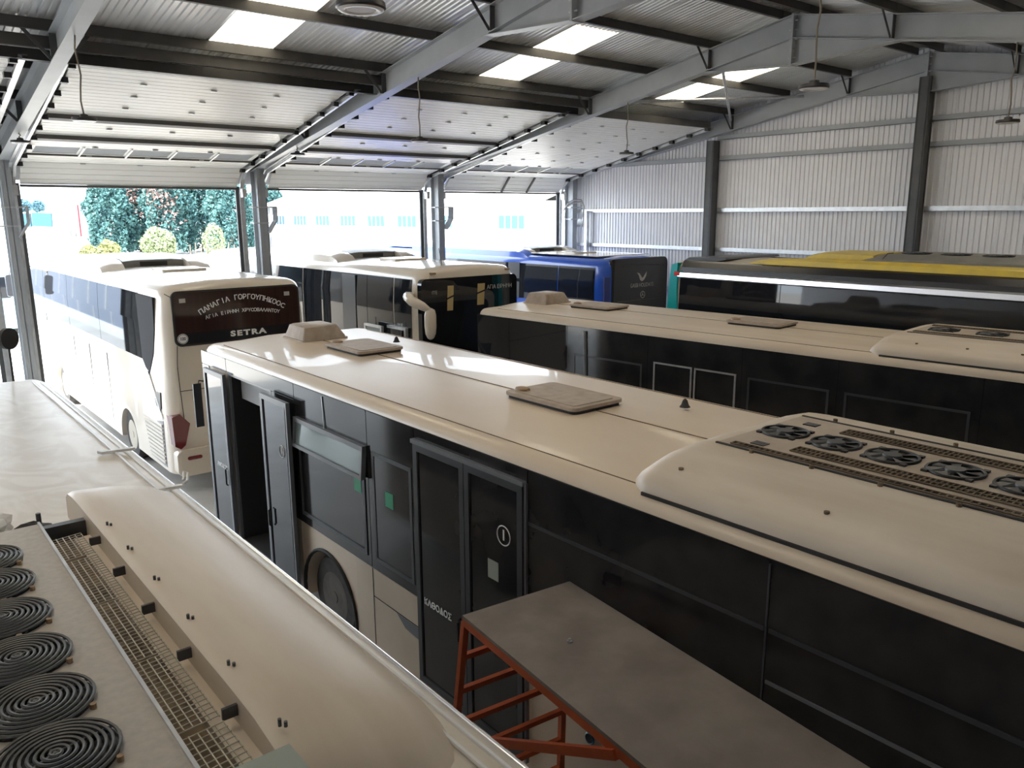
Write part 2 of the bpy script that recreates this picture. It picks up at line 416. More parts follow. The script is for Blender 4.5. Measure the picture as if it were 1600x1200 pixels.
def pane_mesh(a, b, i):
    m = M(); dy, dz = b[0]-a[0], b[1]-a[1]; L = math.hypot(dy, dz); ny, nz = dz/L, -dy/L
    w5 = (DX1-DX0-.12)/5; x0 = DX0+.06+i*w5+.05; x1 = x0+w5-.1
    q = [(a[0]+dy*t+ny*d, a[1]+dz*t+nz*d) for t, d in ((.12, .012), (.86, .012), (.86, .03), (.12, .03))]
    return m.prism(q, 'x', x0, x1)
def make_door(n, x, last=False):
    d = struct_empty('door_%d' % n, (x, 0, 0))
    for i in range(10):
        a, b = nodes[i], nodes[i+1]; win = i == 2
        p = panel_mesh(a, b, win).build('panel', 'door_panel', d)
        if win:
            for k in range(5): pane_mesh(a, b, k).build('window_pane', 'acrylic', p)
            for k in range(4):
                xc = DX0+.06+(k+1)*(DX1-DX0-.12)/5
                M().bar((xc, a[0], a[1]-.02), (xc, b[0], b[1]-.02), .03, .03).build('mullion', 'galv', p)
            M().box(DX0+.02, DX1-.02, a[0]-.015, a[0]+.015, a[1]-.03, a[1]+.005).build('rail', 'door_rail', p)
        if i == 0:
            M().box(DX0, DX1, a[0]-.03, a[0]+.05, a[1]-.05, a[1]+.002).build('bottom_seal', 'door_rail', p)
            if last:
                for xc in (2.35, 3.35): M().bar((xc, a[0]-.02, a[1]), (xc, b[0]-.02, b[1]-.01), .06, .03).build('wicket_jamb', 'door_rail', p)
        if i in (4, 6) and not last:
            M().prism([(a[0]-.07, a[1]+.015), (a[0]+.07, a[1]-.018), (a[0]+.06, a[1]-.09), (a[0]-.06, a[1]-.06)], 'x', DX0+.02, DX1-.02).build('stiffening_rail', 'door_rail', p)
        if i > 0:
            for k in range(3):
                xc = DX0+(k+1)*(DX1-DX0)/4
                M().box(xc-.05, xc+.05, a[0]-.03, a[0]+.03, a[1]-.022, a[1]-.001).build('hinge', 'galv', d)
        for xs in (DX0-.02, DX1+.02):
            M().box(xs-.05, xs+.05, b[0]-.06, b[0]+.06, b[1]-.09, b[1]-.01).build('roller_bracket', 'black_plastic', d)
    # tracks
    for xs, sg in ((DX0-.10, -1), (DX1+.10, 1)):
        m = M(); path = [(19.24, 0), (19.24, 5.15), (19.13, 5.45), (18.86, 5.66)]+[(y-.1, z) for y, z in (DP2,)]
        for (a, b) in zip(path[:-1], path[1:]):
            m.bar((xs, a[0], a[1]-.02), (xs, b[0], b[1]-.02), .06, .05, (1, 0, 0)); m.bar((xs+sg*.035, a[0], a[1]+.02), (xs+sg*.035, b[0], b[1]+.02), .008, .11, (1, 0, 0))
        m.build('track', 'galv', d)
        M().box(xs-.10, xs+.10, 19.28, 19.33, 0, 5.3).build('jamb', 'steel_dark', d)
        M().box(xs+sg*.02-.05, xs+sg*.02+.05, 19.02, 19.16, 5.05, 5.25).build('cable_drum', 'galv', d)
        for i in (3, 6, 9):
            y, z = nodes[i]; M().box(xs-.03, xs+.03, y-.02, y+.02, z, zt(y)-.30).build('hanger', 'galv', d)
    # spring beam at the end of the tracks
    y, z = DP2
    if last: M().box(DX0, DX1, y-.10, y-.04, z-.03, z+.13).build('end_beam', 'steel_purlin', d)
    else:
        M().box(.02, BAY-.02, y-.16, y-.02, z-.04, z-.03).box(.02, BAY-.02, y-.03, y-.02, z-.04, z+.13).build('end_beam', 'steel_purlin', d)
        M().box(.02, BAY-.02, y-.34, y-.26, z+.10, z+.26).build('spring_beam', 'steel_purlin', d)
        M().cyl((.05, y-.22, z+.14), (BAY-.05, y-.22, z+.14), .03, 10).build('spring_shaft', 'galv', d)
    return d
d0 = make_door(1, FX[1])
for n, x in ((2, FX[2]), (4, FX[0])):
    c = copy_tree(d0); c.name = 'door_%d' % n; c.location.x = x
make_door(3, FX[3], True)

# ------------------------------------------------------------------ hanging lamps
def make_lamp(x, y, z, label, drop=None):
    t = thing('high_bay_lamp', label, 'lamp', (x, y, z), 0, 'round lamps hung from the portal frames')
    top = zt(y)-.386-z if drop is None else drop
    pts = [(.0, 0, .07)]+[(.02*math.sin(i*1.7+x), .012*math.cos(i*2.1), .07+(top-.07)*i/6) for i in range(1, 6)]+[(0, 0, top)]
    M().tube(pts, .011, 6).build('cable', 'cable', t, 60)
    m = M(); prof = [(.02, .07), (.05, .06), (.055, .03), (.15, .022), (.155, -.01), (.145, -.02)]
    n = 28; secs = [[(r*math.cos(2*math.pi*i/n), r*math.sin(2*math.pi*i/n), h) for i in range(n)] for r, h in prof]
    m.loft(secs).build('housing', 'lamp_black', t, 40)
    M().ring((0, 0, -.018), .118, .028, 28, 6, 'z', .4).build('rim', 'lamp_white', t, 60)
    M().cyl((0, 0, -.022), (0, 0, -.018), .09, 24).build('lens', 'lens', t)
    return t
for x, w1 in ((FX[1], 'frame left of the white coach'), (FX[2], 'frame between the white coaches'), (FX[3], 'frame beside the blue coach')):
    make_lamp(x, 12.0, 5.88, 'disc lamp on long cable over the doors, '+w1)
    make_lamp(x, 4.65, 5.9, 'disc lamp on long cable behind the ridge, '+w1)
for x, w1 in ((FX[1], 'frame left of the white coach'), (FX[2], 'frame between the white coaches')):
    make_lamp(x, 16.86, 5.93, 'disc lamp on short cable by the column, '+w1)

# ------------------------------------------------------------------ wheels
def wheel(parent, x, y, side, r=.48, wd=.28, rim='rim_dark'):
    """side -1: outer face looks to -x"""
    t = M(); n = 28; prof = [(r*.60, .0), (r*.92, -.0), (r, .05), (r, wd-.05), (r*.92, wd), (r*.60, wd)]
    secs = [[(x+(-side)*d, y+a*math.cos(2*math.pi*i/n), r+a*math.sin(2*math.pi*i/n)) for i in range(n)] for a, d in prof]
    t.loft(secs); o = t.build('tyre', 'tyre', parent, 40)
    m = M(); prof = [(r*.60, -.004), (r*.56, .0), (r*.52, .07), (r*.30, .09), (r*.26, .02), (r*.10, .0)]
    secs = [[(x+(-side)*d, y+a*math.cos(2*math.pi*i/n), r+a*math.sin(2*math.pi*i/n)) for i in range(n)] for a, d in prof]
    m.loft(secs).build('rim', rim, o, 40)
    M().cyl((x+(-side)*.07, y, r), (x+side*.01, y, r), r*.17, 16, r*.14).build('hub', rim, o, 40)

# ------------------------------------------------------------------ vehicle bodies
def body_secs(L, Wd, H, z0, rt_, Rend, crown=.04, y0=0, side_in=0, fall=.10):
    ss = [0, .015, .05, .11, .2, .32]; ss = [s for s in ss if s < Rend]+[Rend]
    ys = [(s, s) for s in ss]+[(L-s, s) for s in reversed(ss)]
    secs = []
    for y, s in ys:
        e = Rend-math.sqrt(max(0, Rend*Rend-(Rend-s)**2)); inset = e*.75; dz = e*fall/Rend*1.0
        h = H-dz; xl, xr = inset, Wd-inset
        half = [(xl, z0), (xl, z0+.35), (xl+side_in*.3, h-rt_-.5), (xl+side_in, h-rt_)]
        for i in range(1, 6):
            a = math.pi/2*i/5; half.append((xl+side_in+rt_*1.15*(1-math.cos(a)), h-rt_+rt_*math.sin(a)*.86))
        half.append((xl+.5, h-.02+crown*.2)); half.append((xl+.9, h+crown*.6))
        right = [(Wd-px, pz) for px, pz in reversed(half)]
        secs.append([(px, y0+y, pz) for px, pz in half+right])
    return secs
def side_plate(y0, y1, z0, z1, th=.008, x=0, side=-1, r=.05):
    """rounded plate on the side plane x; proud towards side"""
    return M().prism(rrect(min(y0, y1), max(y0, y1), z0, z1, r, 4), 'x', x+side*th, x-side*.01)
def frame_strip(y0, y1, z0, z1, wdt, x, th=.02):
    m = M(); m.box(x-th, x+.01, y0, y0+wdt, z0, z1).box(x-th, x+.01, y1-wdt, y1, z0, z1).box(x-th, x+.01, y0+wdt, y1-wdt, z1-wdt, z1).box(x-th, x+.01, y0+wdt, y1-wdt, z0, z0+wdt)
    return m

# --- roof equipment shared by the low-floor buses
def roof_hatch(parent, x0, x1, y0, y1, z):
    """flat vent lid with a rubber skirt; y1 > y0"""
    M().prism(rrect(x0+.02, x1-.02, y0+.02, y1-.02, .05, 3), 'z', z-.02, z+.02).build('hatch_seal', 'rubber', parent)
    o = M().prism(rrect(x0, x1, y0, y1, .06, 3), 'z', z+.02, z+.05).build('roof_hatch', 'hatch', parent)
    M().prism(rrect(x0+.06, x1-.06, y0+.06, y1-.06, .05, 3), 'z', z+.05, z+.056).build('lid_panel', 'hatch', o)
    m = M(); n = 14; secs = [[(x0+.15+r*math.cos(2*math.pi*i/n)*.8, y1-.10+r*math.sin(2*math.pi*i/n), z+h) for i in range(n)] for r, h in ((.085, .05), (.075, .075), (.03, .085))]
    m.loft(secs).build('lid_knob', 'bronze', o, 50)
def vent_box(parent, x0, x1, y0, y1, z):
    m = M(); a = .09
    m.loft([[(px, py, z-.03) for px, py in rrect(x0, x1, y0, y1, .05, 3)], [(px, py, z+.03) for px, py in rrect(x0+.005, x1-.005, y0+.005, y1-.005, .05, 3)],
            [(px, py, z+.17) for px, py in rrect(x0+a*.6, x1-a, y0+a*.6, y1-a*.6, .05, 3)], [(px, py, z+.185) for px, py in rrect(x0+a*.9, x1-a*1.3, y0+a*.9, y1-a*.9, .05, 3)]])
    o = m.build('vent_box', 'hatch', parent, 40)
    M().prism(rrect(x0-.025, x1+.025, y0-.025, y1+.025, .06, 3), 'z', z-.03, z+.008).build('flange', 'hatch', o)
def open_fan(parent, x, y, z, r=.155):
    """bare condenser fan; black disc stands in for the shaded well"""
    o = M().cyl((x, y, z-.02), (x, y, z+.004), r, 24).build('fan', 'black_paint', parent)
    M().ring((x, y, z+.006), r, .012, 28, 6).build('shroud_ring', 'black_plastic', o, 60)
    M().cyl((x, y, z), (x, y, z+.022), r*.40, 16, r*.36).build('hub', 'dark_trim', o, 40)
    m = M()
    for i in range(7):
        a = 2*math.pi*i/7; b = a+.55
        p = [(x+rr*math.cos(t), y+rr*math.sin(t), z+h) for rr, t, h in ((r*.38, a, .016), (r*.95, a+.15, .012), (r*.95, b, .006), (r*.38, b-.1, .006))]
        m.add(p+[(q[0], q[1], q[2]-.003) for q in p], [(0, 1, 2, 3), (7, 6, 5, 4), (0, 4, 5, 1), (1, 5, 6, 2), (2, 6, 7, 3), (3, 7, 4, 0)])
    m.build('blades', 'dark_trim', o)
    for a in (45, 135, 225, 315):
        cx, cy = x+(r+.02)*math.cos(R(a)), y+(r+.02)*math.sin(R(a)); M().box(cx-.018, cx+.018, cy-.018, cy+.018, z, z+.014).build('lug', 'black_plastic', o)
def grille_strip(parent, x0, x1, y0, y1, z, step=.032):
    o = M().box(x0, x1, y0, y1, z, z+.004).build('vent_grille', 'black_paint', parent)
    m = M(); n = int((y1-y0)/step)
    for i in range(n+1):
        y = y0+(y1-y0)*i/n; m.box(x0, x1, y-.0045, y+.0045, z+.004, z+.009)
    k = max(1, int((x1-x0)/.05))
    for i in range(k+1):
        x = x0+(x1-x0)*i/k; m.box(x-.004, x+.004, y0, y1, z+.004, z+.011)
    m.build('grille_bars', 'dirt', o)
def hood_unit(parent, Wd, y0, y1, zb, zt_, xa, xb, fans, fan_x, material='ac_hood', panel='ac_top', r=.155, bolts=(), front=.24):
    """full-width air conditioning hood; y1 is its front end (towards the hall doors), sunk panel xa..xb along the middle"""
    e0, e1 = .07, Wd-.07; h = zt_-zb
    ss = [0, .01, .03, .07, .12, .18, front]
    secs = []
    for y, s in [(y1-s, s) for s in ss]+[(y0, 9)]:
        q = min(1, s/front); k = math.sqrt(1-(1-q)**2); ins = .26*(1-math.sqrt(1-(1-min(1, s/.26))**2)) if s < .26 else 0
        hh = h*(.18+.82*k)
        half = [(e0+ins, zb), (e0+ins+.005, zb+hh*.30), (e0+ins+.06, zb+hh*.52), (e0+ins+.2*(xa-e0)+.05, zb+hh*.72), (e0+.55*(xa-e0)+ins*.5, zb+hh*.92), (xa-.02, zb+hh)]
        rgt = [(xb+.02, zb+hh)]+[(Wd-px, pz) for px, pz in reversed(half[:-1])]
        secs.append([(px, y, pz) for px, pz in half+rgt])
    m = M(); m.loft(secs); o = m.build('air_conditioner', material, parent, 50)
    zc = zt_+.004
    ys = y1-front-.02
    p = M().box(xa, xb, y0+.01, ys, zt_-.03, zc).build('fan_panel', panel, parent)
    for sx in (e0-.012, e1): M().box(sx, sx+.012, y0+.01, y1-.2, zb+.0, zb+.022).build('hood_gap', 'rubber', parent)  # dark strips drawn in for the shadow gap under the hood base
    M().box(xa-.028, xa-.006, y0+.01, ys, zt_-.01, zc+.004).build('panel_gap', 'rubber', parent)
    M().box(xb+.006, xb+.028, y0+.01, ys, zt_-.01, zc+.004).build('panel_gap', 'rubber', parent)
    for y in fans: open_fan(parent, fan_x, y, zc, r)
    for bx, by, bz in bolts: M().cyl((bx, by, bz-.01), (bx, by, bz+.014), .016, 8).build('bolt', 'dirt', parent)
    return p, zc

def low_floor_bus(name, label, loc, rz, L, paint, roof, ac, win_top=2.83, detail=True, wheels=(-3.65, -9.5)):
    t = thing(name, label, 'bus', loc, rz, 'low-floor buses with cream roofs')
    Wd = 2.5
    secs = body_secs(L, Wd, 2.94, .30, .13, .32, .03, y0=-L)
    b = M().loft(secs).build('body', paint, t, 35)
    return t, b
LABEL_B = 'cream city bus with black sides, its front door open, beside the orange work platform'
busB, bodyB = low_floor_bus('city_bus', LABEL_B, (3.6, 11.15, 0), 0, 12.0, 'cream_paint', None, None)
arch = lambda y, x0, x1, r=.60: M().cyl((x0, y, .42), (x1, y, .42), r, 32)
cut(bodyB, [M().box(-.2, 1.5, -2.36, -1.06, .34, 2.62), arch(-3.62, -.3, .45), arch(-9.55, -.3, .45), arch(-3.62, 2.05, 2.8), arch(-9.55, 2.05, 2.8)])
def skirt(parent, L, z1, side, segs):
    x = 0 if side < 0 else 2.5
    for a, b_ in segs: side_plate(a, b_, .34, z1, .004, x, side, .01).build('skirt_panel', 'skirt_paint', parent)
for y in (-3.62, -9.55):
    wheel(busB, .06, y, -1); wheel(busB, 2.44, y, 1)
    for x, sd_ in ((0, -1), (2.5, 1)):
        m = M(); n = 20; pts = [(y+.61*math.cos(math.pi*i/n*1.06-.09), .42+.61*math.sin(math.pi*i/n*1.06-.09)) for i in range(n+1)]
        m.tube([(x+sd_*.006, a, c) for a, c in pts], .022, 6); m.build('wheel_arch_trim', 'rubber', busB, 60)
        M().box(min(x, x-sd_*.42)+.03, max(x, x-sd_*.42)-.03, y-.55, y+.55, .99, 1.0).build('wheel_well', 'interior', busB)
# side facing the platform: glass bays
WT = 2.82
def glass_bay(parent, y0, y1, z0=1.22, z1=WT, m='glass_dusty', x=0, side=-1, name='side_window'):
    return side_plate(y0+.006, y1-.006, z0, z1, .010, x, side, .02).build(name, m, parent)
glass_bay(busB, -.98, -.05, 2.64, WT, name='header_panel'); glass_bay(busB, -3.02, -.98, 2.64, WT, name='header_panel')
glass_bay(busB, -.33, -.06, .9, 2.635, name='corner_glass')
w1 = glass_bay(busB, -4.62, -3.02); glass_bay(busB, -5.46, -4.62); glass_bay(busB, -3.02, -2.40, 1.22, 2.635)
glass_bay(busB, -6.98, -5.46, 2.71, WT, name='header_panel')
glass_bay(busB, -8.98, -6.98); glass_bay(busB, -11.9, -8.98)
side_plate(-11.92, -2.42, 1.215, 2.825, .005, 0, -1, .02).build('window_band', 'black_paint', busB)
# frames in the big side windows
M().box(-.02, .0, -8.97, -7.0, 2.405, 2.43).build('window_rail', 'dark_trim', busB); M().box(-.02, .0, -11.8, -9.0, 2.405, 2.43).build('window_rail', 'dark_trim', busB)
M().box(-.02, .0, -11.8, -9.0, 2.10, 2.12).build('window_rail', 'grey_trim', busB)
M().box(-.016, .0, -8.986, -8.974, 1.25, 2.80).build('window_bar', 'dark_trim', busB)
frame_strip(-4.55, -3.08, 1.32, 2.44, .05, -.008, .012).build('window_frame', 'dark_trim', w1)
frame_strip(-5.40, -4.70, 1.32, 2.44, .04, -.008, .008).build('window_frame', 'dark_trim', busB)
hp = M(); hp.bar((-.03, -4.6, 2.44), (-.03, -3.06, 2.44), .05, .05).bar((-.055, -4.6, 2.15), (-.055, -3.06, 2.15), .05, .04)
hp.bar((-.03, -4.58, 2.44), (-.055, -4.58, 2.15), .05, .04).bar((-.03, -3.08, 2.44), (-.055, -3.08, 2.15), .05, .04); hop = hp.build('hopper_window', 'grey_trim', busB)
M().add([(-.035, -4.56, 2.42), (-.035, -3.10, 2.42), (-.058, -3.10, 2.17), (-.058, -4.56, 2.17), (-.027, -4.56, 2.42), (-.027, -3.10, 2.42), (-.05, -3.10, 2.17), (-.05, -4.56, 2.17)],
        [(0, 1, 2, 3), (7, 6, 5, 4), (0, 4, 5, 1), (1, 5, 6, 2), (2, 6, 7, 3), (3, 7, 4, 0)]).build('hopper_pane', 'glass_pale', hop)
M().tube([(-.015, -3.72, 2.80), (-.02, -3.75, 2.46)], .006, 6).build('stay_rod', 'galv', busB)
for y in (-4.4, -5.0):  # one real sticker; the other paints in a reflection on the glass
    M().box(-.013, -.009, y-.07, y+.07, 1.95, 2.10).build('sticker_and_reflection', 'sticker_green', busB)
skirt(busB, 12, 1.21, -1, [(-3.0, -2.4), (-4.6, -4.27), (-5.45, -4.6), (-8.9, -7.02), (-11.8, -10.2)])
M().box(-.008, -.003, -5.44, -4.62, .905, .912).build('panel_seam', 'rubber', busB); M().box(-.008, -.003, -4.62, -4.612, .34, 1.21).build('panel_seam', 'rubber', busB)
M().add([(-.007, -5.05, .90), (-.007, -5.43, .90), (-.007, -5.43, .78), (-.007, -5.2, .80)], [(0, 1, 2, 3)]).build('paint_chip', 'grey_trim', busB)
cp = M().cyl((-.02, -7.66, 1.0), (.0, -7.66, 1.0), .034, 16).build('filler_cap', 'rubber', busB); M().ring((-.015, -7.66, 1.0), .038, .009, 16, 4, 'x').build('cap_ring', 'cap_blue', cp)
# doorway lining, steps, dashboard, rails
ln = M(); A = (-2.355, -1.065, .345, 2.615)
ln.box(.02, 1.49, A[0], A[0]+.01, A[2], A[3]).box(.02, 1.49, A[1]-.01, A[1], A[2], A[3]).box(1.48, 1.49, A[0], A[1], A[2], A[3]).box(.02, 1.49, A[0], A[1], A[3]-.01, A[3]).box(.02, 1.49, A[0], A[1], A[2], A[2]+.01)
ln.build('entrance_lining', 'interior', busB)
M().box(.12, .30, -2.3, -1.12, 2.30, 2.60).build('door_gear_cover', 'interior_pale', busB)
M().box(.9, 1.45, -2.0, -1.1, .36, 1.15).build('driver_cab_panel', 'interior', busB)
M().ring((.75, -1.55, 1.35), .23, .016, 24, 6, 'x').build('steering_wheel', 'black_plastic', busB, 60)
M().tube([(.25, -2.25, .36), (.25, -2.25, 2.3)], .017, 8).build('grab_pole', 'grey_trim', busB)
M().box(-.012, .02, -2.40, -2.355, .32, 2.64).box(-.012, .02, -1.065, -1.02, .32, 2.64).box(-.012, .02, -2.355, -1.065, 2.615, 2.64).build('door_surround', 'grey_trim', busB)
# door leaves, slid outwards over the body
def leaf(parent, y0, y1, x, z0, z1, mark=None, fr='grey_trim', gl='glass'):
    o = frame_strip(y0, y1, z0, z1, .06, x, .035).build('door_leaf', fr, parent)
    M().box(x-.02, x-.008, y0+.05, y1-.05, z0+.05, z1-.05).build('door_glass', gl, o)
    return o
lf1 = leaf(busB, -1.02, -.30, -.05, .32, 2.62); lf2 = leaf(busB, -3.05, -2.32, -.09, .36, 2.62)
M().box(-.125, -.122, -3.02, -3.0, .4, 2.55).build('edge_strip', 'galv', lf2)
M().tube([(-.13, -2.42, 1.0), (-.15, -2.42, 1.02), (-.15, -2.42, 1.20), (-.13, -2.42, 1.22)], .012, 6).build('handle', 'black_plastic', lf2)
M().tube([(-.09, -.93, 1.10), (-.11, -.93, 1.12), (-.11, -.93, 1.32), (-.09, -.93, 1.34)], .012, 6).build('handle', 'black_plastic', lf1)
text('lettering', 'ΑΝΟΔΟΣ', .085, (-.073, -.72, 1.32), '-x', 'white_print', lf1, 1, .002)
def disc_number(parent, y, z, x, r=.078):
    M().ring((x, y, z), r, .005, 28, 4, 'x').build('number_ring', 'white_print', parent)
    text('number', '1', .12, (x, y, z), '-x', 'white_print', parent, 1, .003)
disc_number(lf2, -2.84, 2.02, -.113, .07)
# middle double door
dr = leaf(busB, -6.23, -5.49, -.012, .42, 2.70, fr='dark_trim', gl='glass_dusty'); dr2 = leaf(busB, -6.96, -6.24, -.012, .42, 2.70, fr='dark_trim', gl='glass_dusty')
disc_number(dr2, -6.73, 2.24, -.036)
text('lettering', 'ΚΑΘΟΔΟΣ', .085, (-.036, -5.80, 1.25), '-x', 'white_print', dr, 1.0, .003)
M().tube([(-.035, -6.13, 1.08), (-.055, -6.13, 1.10), (-.055, -6.13, 1.27), (-.035, -6.13, 1.29)], .012, 6).build('handle', 'black_plastic', dr)
M().box(-.036, -.033, -6.66, -6.53, 1.83, 1.99).build('notice', 'green_plate', dr2)
M().box(-.05, .0, -6.97, -5.46, 2.70, 2.735).build('door_header', 'grey_trim', busB)
M().box(-.03, .0, -6.985, -6.962, .4, 2.72).build('door_post', 'grey_trim', busB)
M().box(-.03, .0, -5.488, -5.465, .4, 2.72).build('door_post', 'grey_trim', busB)
# far side and end of the bus
for a, b_ in ((-3.0, -.4), (-5.6, -3.0), (-8.5, -5.6), (-11.8, -8.5)): glass_bay(busB, a, b_, 1.22, WT, 'glass', 2.5, 1)
skirt(busB, 12, 1.21, 1, [(-2.9, -.4), (-8.8, -4.4), (-11.8, -10.3)])
M().prism(rrect(.3, 2.2, 1.1, 2.75, .12), 'y', -.02, .012).build('end_window', 'glass', busB)
M().prism(rrect(.3, 2.2, 1.1, 2.75, .12), 'y', -12.012, -11.98).build('end_window', 'glass', busB)
m = M().box(-.14, -.03, .0, .03, 1.72, 2.34); fl = m.build('hinged_flap', 'dark_trim', busB); M().tube([(.02, .01, 2.36), (-.05, .015, 2.38), (-.08, .015, 2.30)], .012, 6).build('flap_arm', 'black_plastic', fl)
# roof fittings
def roof_line(parent, x, y0, y1, z, wdt=.012): M().box(x-wdt/2, x+wdt/2, y0, y1, z-.01, z+.003).build('roof_seam', 'dirt', parent)
ZR = 2.968
roof_line(busB, 1.25, -7.8, -.9, ZR-.008); roof_line(busB, .155, -11.8, -.5, 2.924, .008); roof_line(busB, 2.345, -11.8, -.5, 2.924, .008)
vent_box(busB, .98, 1.62, -1.22, -.58, ZR); roof_hatch(busB, .99, 1.63, -2.72, -1.78, ZR); roof_hatch(busB, .97, 1.60, -6.45, -5.5, ZR)
for y in (-2.0, -6.85):
    m = M(); n = 10; m.loft([[(1.95+r*math.cos(2*math.pi*i/n), y+r*math.sin(2*math.pi*i/n), 2.955+h) for i in range(n)] for r, h in ((.05, 0), (.035, .02), (.022, .06), (.008, .075))]); m.build('antenna', 'rubber', busB, 50)
p, zc = hood_unit(busB, 2.5, -11.7, -7.80, 2.90, 3.13, .76, 1.80, [-8.24-.375*i for i in range(6)], 1.29,
                  bolts=[(.26, -8.15-.98*i, 3.062) for i in range(4)]+[(.72, -8.35-.42*i, 3.135) for i in range(7)]+[(1.86, -8.3-.42*i, 3.135) for i in range(7)])
grille_strip(busB, .92, 1.04, -11.2, -8.5, zc); grille_strip(busB, 1.55, 1.68, -11.2, -8.5, zc); grille_strip(busB, .775, .83, -11.2, -8.15, zc, .04)
for x, y in ((.92, -8.28), (1.62, -8.25)): M().box(x-.04, x+.04, y-.05, y+.05, zc, zc+.006).build('access_plate', 'black_paint', busB)

# ------------------------------------------------------------------ bus C (behind B)
busC, bodyC = low_floor_bus('city_bus', 'cream city bus with black glazed side, parked against the yellow roofed coach', (8.92, 11.9, 0), R(4.9), 12.0, 'cream_dusty', None, None)
cut(bodyC, [arch(-3.4, -.3, .45), arch(-9.3, -.3, .45), arch(-3.4, 2.05, 2.8), arch(-9.3, 2.05, 2.8)])
for y in (-3.4, -9.3): wheel(busC, .06, y, -1); wheel(busC, 2.44, y, 1)
glass_bay(busC, -2.35, -.12, .9, 2.80, 'glass'); glass_bay(busC, -4.0, -2.35, 1.2, 2.80); glass_bay(busC, -5.6, -4.0, .6, 2.80); glass_bay(busC, -6.95, -5.6, 1.2, 2.80)
glass_bay(busC, -8.6, -6.95, 1.2, 2.80); glass_bay(busC, -11.8, -8.6, 1.2, 2.80)
frame_strip(-4.80, -4.12, .5, 2.42, .025, -.012, .012).build('door_leaf', 'galv', busC); frame_strip(-5.52, -4.84, .5, 2.42, .025, -.012, .012).build('door_leaf', 'galv', busC)
for y0, y1, z0, z1 in ((-3.9, -2.5, 1.6, 2.35), (-6.85, -5.7, 1.7, 2.4), (-8.5, -7.05, 1.7, 2.4)): frame_strip(y0, y1, z0, z1, .03, -.011, .006).build('window_frame', 'dark_trim', busC)
M().tube([(-.02, -2.75, 2.75), (-.02, -2.78, 1.9)], .03, 8).build('grab_pole', 'grey_trim', busC)
side_plate(-11.85, -.11, 1.19, 2.805, .005, 0, -1, .02).build('window_band', 'black_paint', busC)
skirt(busC, 12, 1.19, -1, [(-2.7, -2.36), (-6.9, -5.62), (-8.6, -6.95), (-11.8, -10.0)])
for a, b_ in ((-5.8, -.3), (-11.8, -5.8)): glass_bay(busC, a, b_, 1.22, 2.80, 'glass', 2.5, 1)
M().prism(rrect(.3, 2.2, 1.1, 2.75, .12), 'y', -.02, .012).build('end_window', 'glass', busC)
vent_box(busC, .98, 1.66, -.95, -.35, ZR); roof_hatch(busC, .97, 1.62, -2.42, -1.5, ZR); roof_hatch(busC, .97, 1.60, -5.62, -4.72, ZR)
roof_line(busC, .155, -11.8, -.5, 2.924, .008); roof_line(busC, 1.25, -7.0, -.5, ZR-.008, .006)
p, zc = hood_unit(busC, 2.5, -11.6, -7.2, 2.90, 3.13, .80, 1.70, [-7.75-.56*i for i in range(6)], 1.25, r=.17, bolts=[(.28, -7.75-.56*i, 3.066) for i in range(6)])
grille_strip(busC, .86, .93, -11.0, -7.5, zc); grille_strip(busC, 1.56, 1.64, -11.0, -7.5, zc)

# ------------------------------------------------------------------ bus A (under the camera)
busA, bodyA = low_floor_bus('city_bus', 'ivory bus with spiral fan guards on its roof unit, standing left of the orange platform', (-1.0, 10.0, 0), 0, 12.0, 'ivory_dusty', None, None)
cut(bodyA, [arch(-2.9, -.3, .45), arch(-8.8, -.3, .45), arch(-2.9, 2.05, 2.8), arch(-8.8, 2.05, 2.8)])
for y in (-2.9, -8.8): wheel(busA, .06, y, -1); wheel(busA, 2.44, y, 1)
for a, b_ in ((-2.2, -.4), (-4.2, -2.2), (-6.2, -4.2), (-8.2, -6.2), (-11.8, -8.2)):
    glass_bay(busA, a, b_, 1.25, 2.78, 'glass', 2.5, 1); glass_bay(busA, a, b_, 1.25, 2.78, 'glass', 0, -1)
M().prism(rrect(.3, 2.2, 1.1, 2.75, .12), 'y', -.02, .012).build('end_window', 'glass', busA)
# gutter rails along the right roof edge
for x, z in ((2.33, 2.928), (2.40, 2.915)):
    M().tube([(x, -11.7, z), (x, -.45, z)], .010, 6).build('gutter_rail', 'plastic_film', busA, 60)
M().tube([(2.49, -11.6, 2.855), (2.49, -.4, 2.855)], .012, 6).build('drip_rail', 'chrome', busA, 60)
for y in (-3.72, -4.82):
    M().prism([(2.22, y), (2.35, y-.03), (2.46, y-.05), (2.46, y-.09), (2.35, y-.07), (2.24, y-.05)], 'z', 2.93, 2.95).build('strap_clip', 'plastic_film', busA)
M().tube([(2.45, -4.86, 2.93), (2.51, -4.84, 2.95), (2.535, -4.78, 2.98), (2.515, -4.76, 2.99), (2.49, -4.82, 2.955)], .008, 6).build('strap_loop', 'plastic_film', busA)
